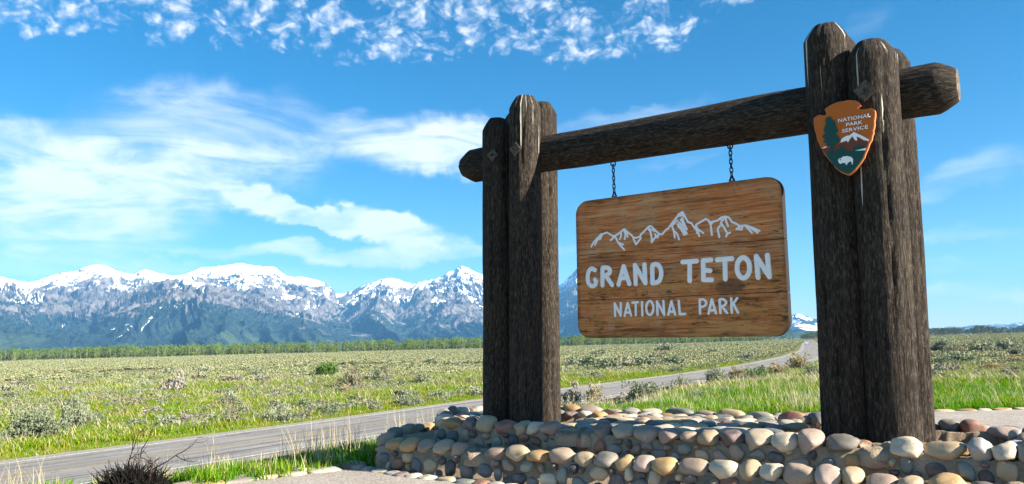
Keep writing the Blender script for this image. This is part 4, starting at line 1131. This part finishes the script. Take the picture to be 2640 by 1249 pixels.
def scatter(name, P, yaw, scl, protos, label, tilt=None):
    """one object: a cloud of points that instances the prototypes"""
    cc = bpy.data.collections.new(name + '_parts')
    for k, m_ in enumerate(protos):
        o = bpy.data.objects.new('%s_source_%02d' % (name, k), m_); cc.objects.link(o)
    me = bpy.data.meshes.new(name); me.vertices.add(len(P)); me.vertices.foreach_set('co', np.asarray(P, dtype=np.float32).ravel())
    for nm, dt, arr in (('rot', 'FLOAT_VECTOR', np.c_[(tilt if tilt is not None else np.zeros((len(P), 2))), yaw]), ('scl', 'FLOAT_VECTOR', scl), ('idx', 'INT', RNG.integers(0, len(protos), len(P)))):
        at = me.attributes.new(nm, dt, 'POINT')
        if dt == 'INT': at.data.foreach_set('value', arr.astype(np.int32))
        else: at.data.foreach_set('vector', np.asarray(arr, dtype=np.float32).ravel())
    o = bpy.data.objects.new(name, me); COL.objects.link(o)
    ng = bpy.data.node_groups.new(name + '_scatter', 'GeometryNodeTree')
    ng.interface.new_socket('Geometry', in_out='INPUT', socket_type='NodeSocketGeometry'); ng.interface.new_socket('Geometry', in_out='OUTPUT', socket_type='NodeSocketGeometry')
    gi = ng.nodes.new('NodeGroupInput'); go = ng.nodes.new('NodeGroupOutput'); ci = ng.nodes.new('GeometryNodeCollectionInfo'); ci.inputs['Collection'].default_value = cc
    ci.inputs['Separate Children'].default_value = True; ci.inputs['Reset Children'].default_value = True
    ip = ng.nodes.new('GeometryNodeInstanceOnPoints'); ip.inputs['Pick Instance'].default_value = True
    m2p = ng.nodes.new('GeometryNodeMeshToPoints'); ng.links.new(gi.outputs[0], m2p.inputs['Mesh']); ng.links.new(m2p.outputs[0], ip.inputs['Points'])
    ng.links.new(ci.outputs[0], ip.inputs['Instance'])
    for nm, dt, sock in (('rot', 'FLOAT_VECTOR', 'Rotation'), ('scl', 'FLOAT_VECTOR', 'Scale'), ('idx', 'INT', 'Instance Index')):
        na_ = ng.nodes.new('GeometryNodeInputNamedAttribute'); na_.data_type = dt; na_.inputs['Name'].default_value = nm; ng.links.new(na_.outputs[0], ip.inputs[sock])
    ng.links.new(ip.outputs[0], go.inputs[0])
    md = o.modifiers.new('scatter', 'NODES'); md.node_group = ng
    return tag(o, label, kind='stuff')
def wedge(n, r0, r1, a0, a1, pw=1.0):
    """points in a sector; pw=1 spreads evenly over the ground, 0 evenly over distance"""
    u_ = RNG.uniform(size=n); r = (r0 ** (1 + pw) + u_ * (r1 ** (1 + pw) - r0 ** (1 + pw))) ** (1 / (1 + pw)); a = np.radians(RNG.uniform(a0, a1, n)); return np.c_[r * np.sin(a), r * np.cos(a)]
def allowed(P, margin=0.0, rmargin=4.7):
    _, i1 = pdist(P, PATH); _, i2 = pdist(np.c_[(P - SC[:2]) @ su[:2], (P - SC[:2]) @ sn[:2]], PLW * 1.02); d, _ = pdist(P, PATH)
    return ~i1 & ~i2 & (road_dist(P) > rmargin) & (d > margin)

# grass
T_tall = [blades('tuft', 46, .215, .17, .0065, M_grass, .5, k, .05, M_straw) for k in range(5)]
T_mead = [blades('tuft', 30, .26, .22, .009, M_grass2, .6, 20 + k, .04, M_straw) for k in range(5)]
P = np.concatenate([wedge(52000, 8.5, 45, -46, 42, .6)]); P = P[allowed(P, .10)]; rd_ = road_dist(P)
side = (ROADC[np.argmin(np.hypot(P[:, None, 0] - ROADC[None, ::3, 0], P[:, None, 1] - ROADC[None, ::3, 1]), axis=1) * 3])
near_side = (np.cross(np.c_[RNm[np.argmin(np.hypot(P[:, None, 0] - ROADC[None, ::3, 0], P[:, None, 1] - ROADC[None, ::3, 1]), axis=1) * 3]], P - side) * 0 + ((P - side) * RNm[np.argmin(np.hypot(P[:, None, 0] - ROADC[None, ::3, 0], P[:, None, 1] - ROADC[None, ::3, 1]), axis=1) * 3]).sum(1)) > 0
P1 = P[near_side]; P1 = P1[np.hypot(P1[:, 0] + 4.35, (P1[:, 1] - 8.9) * .8) > .75]; h1 = height(P1); sc = RNG.uniform(.55, 1.15, len(P1)) * (.8 + .5 * fbm(P1[:, 0] / 1.5, P1[:, 1] / 1.5, 2, 2)) * np.where(road_dist(P1) < 8, .55, 1)
scatter('grass', np.c_[P1, h1 - .02], RNG.uniform(0, 6.28, len(P1)), np.c_[sc * 1.1, sc * 1.1, sc], T_tall, 'bright green grass between the stone base and the road')
P = wedge(120000, 24, 135, -43, 41, .35); P = P[allowed(P, .2)]
cl_ = fbm(P[:, 0] / 7, P[:, 1] / 7, 3, 12); r = np.hypot(*P.T); P = P[(cl_ + RNG.uniform(-.15, .15, len(P)) > .30) & (RNG.uniform(size=len(P)) < smooth(135, 85, r))]
r = np.hypot(*P.T); rdd = road_dist(P); sc = RNG.uniform(.7, 1.3, len(P)) * (1 + r / 90) * np.where(rdd < 6.5, .45, 1)
scatter('meadow_grass', np.c_[P, height(P) - .03], RNG.uniform(0, 6.28, len(P)), np.c_[sc * 1.5, sc * 1.5, sc * .85], T_mead, 'yellow-green meadow grass beyond the road')
# tall pale straw along the left of the stone wall and by the road
T_straw = [blades('straw', 9, .62, .12, .0035, M_straw, .45, 50 + k) for k in range(4)]
P = np.concatenate([wedge(1700, 9.0, 17, -34, -5, 1), wedge(2500, 17, 45, 3, 26, 1)]); P = P[allowed(P, .35)]; P = P[fbm(P[:, 0] / 1.1, P[:, 1] / 1.1, 2, 9) > .56]
sc = RNG.uniform(.6, 1.15, len(P)); scatter('dry_grass', np.c_[P, height(P) - .02], RNG.uniform(0, 6.28, len(P)), np.c_[sc, sc, sc], T_straw, 'tall pale seed heads standing above the green grass')

# sagebrush mass
S_mid = [bush_single('sage', 200 + k, 300, 9, M_sage, M_stem, leafsz=.075) for k in range(4)]
S_far = [bush_single('sage', 220 + k, 70, 4, M_sagefar, M_stem, leafsz=.16, clumps=14) for k in range(4)]
P = wedge(9000, 27, 130, -43, 41, .5); P = P[allowed(P, .5, 6.0)]; P = P[fbm(P[:, 0] / 6, P[:, 1] / 6, 3, 31) > .58]
sc = RNG.uniform(.5, 1.25, len(P)); scatter('low_sagebrush', np.c_[P, height(P) - .04], RNG.uniform(0, 6.28, len(P)), np.c_[sc, sc, sc * .8], S_mid, 'low grey-green sagebrush mixed into the meadow')
P = wedge(150000, 95, 700, -43, 41, .25); P = P[allowed(P, .5, 6.5)]; r = np.hypot(*P.T)
P = P[(fbm(P[:, 0] / 14, P[:, 1] / 14, 3, 71) > .40 - .15 * (r > 200)[: len(P)])]; r = np.hypot(*P.T)
sc = RNG.uniform(.6, 1.3, len(P)) * (1 + r / 420); scatter('sagebrush_plain', np.c_[P, height(P) - .06], RNG.uniform(0, 6.28, len(P)), np.c_[sc * 1.1, sc * 1.1, sc * .62], S_far, 'grey-green sagebrush covering the flat plain to the treeline')

# individual bushes
ORD = ['First', 'Second', 'Third', 'Fourth', 'Fifth', 'Sixth', 'Seventh', 'Eighth', 'Ninth', 'Tenth', 'Eleventh', 'Twelfth', 'Thirteenth', 'Fourteenth']
def proto_pair(seed, mat, stem, leaves=2400, nbr=22, **kw): return bush_meshes('bush', seed, leaves, nbr, mat, stem, **kw)
PB = {'sage': [proto_pair(300 + k, M_sage, M_stem, leaves=4200, clumps=110, leafsz=.040) for k in range(3)],
      'green': [proto_pair(310 + k, M_greenbush, M_darkstem, clumps=70, leafsz=.045) for k in range(2)],
      'grey': [proto_pair(320 + k, M_graybush, M_stem, leaves=900, clumps=40, leafsz=.07, up=1.0) for k in range(2)],
      'yellow': [proto_pair(330, M_yellowbush, M_stem, leaves=1100, clumps=50, leafsz=.055, up=1.2, flat=1.3)],
      'farsage': [proto_pair(340 + k, M_sage, M_stem, leaves=420, nbr=12, clumps=40, leafsz=.085) for k in range(3)],
      'twig': [bush_meshes('bush', 350, 90, 34, M_graybush, M_stem, clumps=40, leafsz=.05, up=1.3, flat=1.2)]}
def place_bush(kind, px, py, wpx, label, group=None, hr=1.0, name='sagebrush', cat='bush'):
    q = ground_px(px, py); dist_ = float((q - EYE) @ cF); w_ = wpx / FPX * dist_; z = gz_at(q[0], q[1])
    t_ = thing(name, (q[0], q[1], z), label, cat, group); st_, fo = random.choice(PB[kind]); t_.rotation_euler.z = random.uniform(0, 6.28); t_.scale = (w_, w_, w_ * hr)
    for nm, m_ in (('stems', st_), ('foliage', fo)):
        o = bpy.data.objects.new(nm, m_); COL.objects.link(o); o.parent = t_
    return t_
G = 'sagebrush in the meadow beyond the road'
place_bush('sage', 84, 1138, 118, 'big round grey-green sagebrush at the left edge beside the road', hr=.95)
place_bush('sage', 198, 1108, 88, 'darker upright sagebrush just behind the big round one at the left', hr=1.25)
place_bush('sage', 5, 1150, 55, 'sagebrush cut off by the left edge of the picture, nearest the road', hr=.85)
place_bush('sage', 238, 1092, 58, 'small low sagebrush to the right of the dark upright one at the left', hr=.7)
place_bush('sage', 25, 1035, 95, 'wide blue-green sagebrush low in the grass above the big round one', hr=.38)
place_bush('grey', 452, 1014, 74, 'silvery dry twig bush standing out at the top of the green grass strip', name='dry_bush', hr=1.05)
place_bush('green', 848, 976, 68, 'bright green leafy shrub at the edge of the sage plain', name='green_shrub', hr=.85)
place_bush('sage', 905, 1008, 78, 'dark tangled sagebrush with a tan grass tuft, right of the green shrub', hr=1.1)
place_bush('yellow', 893, 1020, 38, 'small tan grass clump in front of the dark tangled sagebrush', name='tan_grass_clump', hr=1.1)
place_bush('sage', 987, 988, 56, 'upright sagebrush on the right of the green shrub and dark sagebrush', hr=1.1)
place_bush('sage', 975, 1003, 40, 'low bush tucked under the upright sagebrush right of the green shrub', hr=.6)
place_bush('sage', 590, 1048, 60, 'low grey sagebrush in the middle of the meadow across the road', hr=.6)
place_bush('grey', 485, 1095, 70, 'low dry grey bush near the far edge of the road', name='dry_bush', hr=.7)
place_bush('grey', 1474, 1052, 75, 'bare grey twig bush beside the rear log of the left post', name='dry_bush', hr=1.2)
place_bush('yellow', 1535, 1050, 58, 'yellow feathery rabbitbrush rising in front of the road', name='rabbitbrush', hr=1.5)
place_bush('grey', 1600, 1045, 55, 'short pinkish grey dry bush between the rabbitbrush and the dark sagebrush', name='dry_bush', hr=.8)
place_bush('sage', 1662, 1046, 115, 'dark green and grey sagebrush behind the stone platform, right of the rabbitbrush', hr=.7)
place_bush('sage', 1762, 1020, 55, 'upright blue-green sagebrush beside the near road edge under the board', hr=1.1)
place_bush('sage', 1802, 1036, 52, 'small silvery sagebrush alone in the bright grass', hr=.7)
place_bush('sage', 1868, 1022, 34, 'tiny grey sagebrush in the bright grass under the board', hr=.8)
place_bush('green', 1948, 988, 74, 'dark green bush in front of the road near the right post', name='green_shrub', hr=.75)
place_bush('yellow', 1905, 985, 60, 'straw coloured bush to the left of the dark green bush by the road', name='rabbitbrush', hr=.9)
place_bush('yellow', 2062, 958, 70, 'pale plumed rabbitbrush by the road curve left of the right post', name='rabbitbrush', hr=.9)
place_bush('yellow', 2010, 972, 80, 'low tan bush between the dark green bush and the plumed one', name='rabbitbrush', hr=.6)
place_bush('sage', 1850, 990, 60, 'sagebrush with bare twigs by the near road edge below the board', hr=.9)
place_bush('sage', 2100, 975, 60, 'grey sagebrush touching the left side of the right post', hr=.7)
place_bush('twig', 1836, 982, 42, 'leafless dark twigs leaning over the road edge', name='dead_bush', hr=1.4)
place_bush('sage', 2430, 905, 46, 'dark sagebrush in front of the fence posts, right of the right post', hr=.9)
THX = [2400, 2410, 2420, 2440, 2470, 2480, 2530, 2540, 2560, 2580, 2600, 2601, 2630, 2635]; THORD = {x_: ORD[i_].lower() for i_, x_ in enumerate(THX)}
for k, (x, y, w_, kd, h_) in enumerate([(2400, 925, 60, 'sage', .5), (2470, 915, 70, 'sage', .5), (2540, 912, 80, 'farsage', .5), (2600, 905, 70, 'farsage', .55), (2420, 945, 70, 'sage', .5), (2480, 940, 90, 'farsage', .45), (2440, 965, 60, 'grey', .6), (2410, 975, 50, 'grey', .6), (2560, 960, 80, 'yellow', .45), (2601, 972, 80, 'grey', .45), (2630, 945, 90, 'yellow', .45), (2530, 975, 60, 'grey', .45), (2635, 920, 60, 'sage', .6), (2580, 930, 50, 'farsage', .5)]):
    place_bush(kd, x, y, w_, {'sage': 'grey-green sagebrush', 'farsage': 'dull green sagebrush', 'grey': 'bare grey dry shrub', 'yellow': 'straw coloured shrub'}[kd] + ' in the right-hand thicket, %s from the right post' % THORD[x], 'thicket shrubs right of the right post', hr=h_)
rs = random.Random(5)
for k in range(70):
    x = rs.uniform(0, 1250) if k % 4 else rs.uniform(1460, 1960); y = rs.uniform(975, 1085) - (x * .03 if x < 1250 else 60 + (x - 1460) * .05); kd = rs.choice(['farsage', 'farsage', 'farsage', 'grey'])
    q = ground_px(x, y)
    if road_dist([q[:2]])[0] < 6.5: continue
    place_bush(kd, x, y, rs.uniform(28, 62), 'low grey-green sagebrush in the meadow across the road', G, hr=rs.uniform(.45, .7))
ROWL = dict(zip([1475, 1530, 1575, 1600, 1620, 1665, 1700, 1740], ORD))
for k, (x, y, w_) in enumerate([(1475, 948, 60), (1530, 950, 70), (1575, 958, 80), (1620, 955, 70), (1665, 950, 75), (1700, 948, 50), (1740, 945, 60), (1600, 948, 60)]):
    place_bush('farsage', x, y, w_, ROWL[x] + ' sagebrush from the left in the row just across the road under the board', 'sagebrush row across the road', hr=.6)

# the dead dark bush at the bottom left, close to the camera
rs2 = np.random.default_rng(77); q = np.array([-4.42, 9.0, 0]); zq = gz_at(q[0], q[1]) - .02
dead = thing('dead_bush', (q[0], q[1], zq), 'dark tangled dead bush with bare curved branches at the bottom left', 'bush')
def branch(p, d, L_, r, depth, mb):
    pts = [p]; dd_ = d / np.linalg.norm(d); n_ = 5
    for k in range(n_):
        dd_ = dd_ + rs2.normal(size=3) * .22; dd_[2] += .05; dd_ /= np.linalg.norm(dd_); pts.append(pts[-1] + dd_ * L_ / n_)
    mb.tube(pts, list(np.linspace(r, r * .45, n_ + 1)), 5, 0, False)
    if depth:
        for k in range(3): branch(pts[rs2.integers(2, n_ + 1)], dd_ + rs2.normal(size=3) * .6, L_ * .55, r * .5, depth - 1, mb)
B0 = np.array([q[0], q[1], zq])
for k, (dx, dz, L_) in enumerate([(.9, 1.1, .55), (.5, 1.3, .6), (-.25, 1.5, .5), (-.6, 1.0, .4), (.2, 1.4, .5), (1.0, .6, .5), (-.9, .5, .35)]):
    mb = MB(); branch(B0 + np.array([rs2.uniform(-.12, .12), 0, 0]), np.array([dx, rs2.uniform(-.3, .3), dz]), L_, .012, 2, mb); put('branch', mb.mesh('branch', [M_darkstem if k else M_stem]), dead)
mb = MB()
for k in range(900):
    a = rs2.uniform(0, 6.28); r_ = rs2.uniform(0, .34); p = B0 + np.array([r_ * math.cos(a), r_ * math.sin(a) * .6, rs2.uniform(-.02, .12)]); d = np.array([rs2.normal() * .6 + math.cos(a) * .5, rs2.normal() * .3, rs2.uniform(.4, 1.3)]); d /= np.linalg.norm(d); L_ = rs2.uniform(.12, .30)
    mb.tube([p, p + d * L_ * .6 + rs2.normal(size=3) * .01, p + d * L_ + rs2.normal(size=3) * .02], [0.006, .0045, .002], 3, 0, False)
tag(put('twigs', mb.mesh('twigs', [M_darkstem]), dead), kind='stuff')

# ------------------------------------------------------------------ trees
TR = [tree_single('cottonwood_tree', 400 + k, M_tree, M_trunk, slender=.5 + .12 * (k % 3)) for k in range(6)]
TD = [tree_single('dark_tree', 420 + k, M_treedark, M_trunk, slender=.8, leaves=300) for k in range(4)]
LINE = np.array([(-760, 790), (-565, 842), (-320, 850), (-33, 862), (180, 985), (372, 1100)])
def lerp_line(t):
    d = np.r_[0, np.cumsum(np.hypot(*np.diff(LINE, axis=0).T))]; return np.interp(t * d[-1], d, LINE[:, 0]), np.interp(t * d[-1], d, LINE[:, 1])
rs = random.Random(9); nt_ = 240
def tree_obj(me, name, x, y, h, wmul, label, cat, group, rot=None):
    o = bpy.data.objects.new(name, me); COL.objects.link(o); o.location = (x, y, gz_at(x, y) - .2); o.scale = (h * wmul, h * wmul, h); o.rotation_euler.z = rs.uniform(0, 6.28)
    return tag(o, label, cat, group)
for k in range(nt_):
    t = (k + rs.uniform(-.3, .3)) / nt_; x, y = lerp_line(min(max(t, 0), 1)); y += rs.uniform(-6, 8)
    tree_obj(TR[rs.randrange(6)], 'cottonwood_tree', x, y, rs.uniform(10, 16), rs.uniform(.6, 1.0), 'green cottonwood in the front rank of the long treeline below the mountains', 'tree', 'cottonwoods along the far edge of the plain')
t = RNG.uniform(0, 1, 1700); xs, ys = lerp_line(t); ys = ys + RNG.uniform(8, 70, 1700); P = np.c_[xs, ys]
sc = RNG.uniform(10, 15, 1700); scatter('treeline', np.c_[P, height(P) - .3], RNG.uniform(0, 6.28, 1700), np.c_[sc * 1.05, sc * 1.05, sc], TR, 'dense mass of cottonwoods behind the front rank of the treeline')
for px, py, D_, h in [(2010, 879, 980, 12), (2022, 879, 960, 13), (2034, 878, 950, 12), (2042, 877, 1000, 9), (2000, 879, 1000, 10), (1990, 879, 990, 10)]:
    d = ray(px, py); x, y = d[0] / d[1] * D_, D_; tree_obj(TR[rs.randrange(6)], 'cottonwood_tree', x, y, h, 1.2, {1990: 'First', 2000: 'Second', 2010: 'Third', 2022: 'Fourth', 2034: 'Fifth', 2042: 'Sixth'}[px] + ' from the left of the bright round trees left of the road end', 'tree', 'trees left of the road end')
for px, D_, h in [(2084, 900, 10), (2090, 880, 11), (2097, 890, 10), (2104, 900, 10), (2112, 880, 11), (2120, 900, 10), (2130, 900, 11)]:
    d = ray(px, 878); x, y = d[0] / d[1] * D_, D_; tree_obj(TD[rs.randrange(4)], 'dark_tree', x, y, h, 1.2, {2084: 'First', 2090: 'Second', 2097: 'Third', 2104: 'Fourth', 2112: 'Fifth', 2120: 'Sixth', 2130: 'Seventh'}[px] + ' from the left of the dark round trees right of the road end', 'tree', 'trees right of the road end')
a_ = np.radians(RNG.uniform(20.5, 44, 1100)); r = RNG.uniform(1500, 1800, 1100); P = np.c_[r * np.sin(a_), r * np.cos(a_)]; sc = RNG.uniform(6, 14, 1100) * (.7 + .6 * fbm(a_ * 40, a_ * 0, 2, 3))
scatter('far_trees', np.c_[P, height(P) - .5], RNG.uniform(0, 6.28, 1100), np.c_[sc * 1.6, sc * 1.6, sc], TD, 'dark band of low trees across the horizon on the right')
for px, h in ((2455, 15), (2463, 16), (2471, 15)):
    d = ray(px, 860); x, y = d[0] / d[1] * 1450, 1450; tree_obj(TR[2], 'pale_tree', x, y, h, .9, {2455: 'left', 2463: 'middle', 2471: 'right'}[px] + ' one of three pale green trees standing out from the dark tree band at right', 'tree', 'pale trees in the right tree band')

# ------------------------------------------------------------------ fence on the right
fence = thing('wire_fence', ground_px(2450, 900), 'wire fence of many thin grey posts across the plain on the right', 'fence')
fp = []
for k, px in enumerate(np.linspace(2376, 2640, 27)):
    q = at_z(px + random.uniform(-1.5, 1.5), 898 - (px - 2376) * .027, -2.0); z = gz_at(q[0], q[1]); hh = random.uniform(1.05, 1.3); mb = MB(); mb.tube([(q[0], q[1], z - .1), (q[0] + random.uniform(-.05, .05), q[1], z + hh)], [.07, .06], 6)
    put('post', mb.mesh('post', [M_postwood]), fence); fp.append((q[0], q[1], z))
for zz in (.45, .95):
    mb = MB(); mb.tube([(a, b_, c + zz) for a, b_, c in fp], [.012] * len(fp), 3); put('wire', mb.mesh('wire', [M_iron]), fence)

# ------------------------------------------------------------------ cars
M_carpaint = material('white_car_paint', lambda nt, b: (.75, .76, .78), .3, .5); M_glass = material('dark_car_glass', lambda nt, b: (.02, .025, .03), .1, .6)
M_tyre = material('black_tyre', lambda nt, b: (.02, .02, .02), .8, .2); M_lamp = material('headlight_glass', lambda nt, b: (.8, .8, .8), .2, .6)
def car(px, py, label, suv):
    D_ = (3.7) * FPX / (py - (870.3)); q = at_z(px, py, -2.06)
    k = np.argmin(np.hypot(*(ROADC - q[:2]).T)); tdir = -tg[k]; side_ = np.array([-tdir[1], tdir[0]]); base = ROADC[k] + RNm[k] * (-1.8)
    t_ = thing('car', (base[0], base[1], -2.07), label, 'car', 'cars coming along the road')
    f3 = np.array([tdir[0], tdir[1], 0]); s3 = np.array([side_[0], side_[1], 0]); u3 = np.array([0, 0, 1.0]); B_ = np.array([base[0], base[1], -2.07])
    hR = 1.75 if suv else 1.45
    prof = [(-2.2, .35), (-2.25, .9), (-2.1, 1.02), (1.0, 1.05), (2.1, .85), (2.25, .6), (2.2, .35)]; mb = MB()
    V = [B_ + f3 * x + u3 * z + s3 * w_ for w_ in (-.9, .9) for x, z in prof]; n_ = len(prof); F = [list(range(n_))[::-1], [n_ + i for i in range(n_)]] + [[i, (i + 1) % n_, (i + 1) % n_ + n_, i + n_] for i in range(n_)]
    mb.add(V, F); put('body', mb.mesh('body', [M_carpaint]), t_)
    mb = MB(); V = [B_ + f3 * x + u3 * z + s3 * w_ for x, z, w_ in [(-1.9, 1.03, -.82), (-1.9, 1.03, .82), (1.1, 1.03, .82), (1.1, 1.03, -.82), (-1.6, hR - .06, -.66), (-1.6, hR - .06, .66), (.35, hR - .06, .66), (.35, hR - .06, -.66)]]
    mb.add(V, [[0, 1, 2, 3], [0, 4, 5, 1], [1, 5, 6, 2], [2, 6, 7, 3], [3, 7, 4, 0], [4, 7, 6, 5]]); put('windows', mb.mesh('windows', [M_glass]), t_)
    mb = MB(); mb.box(B_ + f3 * -.62 + u3 * (hR - .03), [f3, s3, u3], (1.0, .68, .03)); put('roof', mb.mesh('roof', [M_carpaint]), t_)
    for fx in (-1.4, 1.4):
        for sx in (-.82, .82):
            mb = MB(); c = B_ + f3 * fx + s3 * sx + u3 * .34; mb.tube([c - s3 * .12, c + s3 * .12], [.34, .34], 14); put('wheel', mb.mesh('wheel', [M_tyre]), t_)
    for sx in (-.68, .68):
        mb = MB(); mb.box(B_ + f3 * 2.2 + s3 * sx + u3 * .70, [f3, s3, u3], (.06, .17, .08)); put('headlight', mb.mesh('headlight', [M_lamp]), t_)
car(2063, 889, 'white car nearer the viewer, driving this way on the distant road', False)
car(2064, 883, 'white van-like car following farther back on the distant road', True)

# ------------------------------------------------------------------ haze
hz = MB(); hz.box((0, 0, 700), [np.array([1, 0, 0]), np.array([0, 1, 0]), np.array([0, 0, 1.0])], (18000, 18000, 712))
mh = bpy.data.materials.new('pale_air'); mh.use_nodes = True; nt = mh.node_tree
for n in list(nt.nodes): nt.nodes.remove(n)
oo = nt.nodes.new('ShaderNodeOutputMaterial'); pv_ = nt.nodes.new('ShaderNodeVolumePrincipled'); pv_.inputs['Color'].default_value = (.20, .55, 1.0, 1); pv_.inputs['Density'].default_value = 4.9e-5; pv_.inputs['Anisotropy'].default_value = .0
nt.links.new(pv_.outputs[0], oo.inputs['Volume'])
tag(put('haze', hz.mesh('haze', [mh])), 'thin blue air in front of the mountains', kind='stuff')
print('stones', STONE_N)
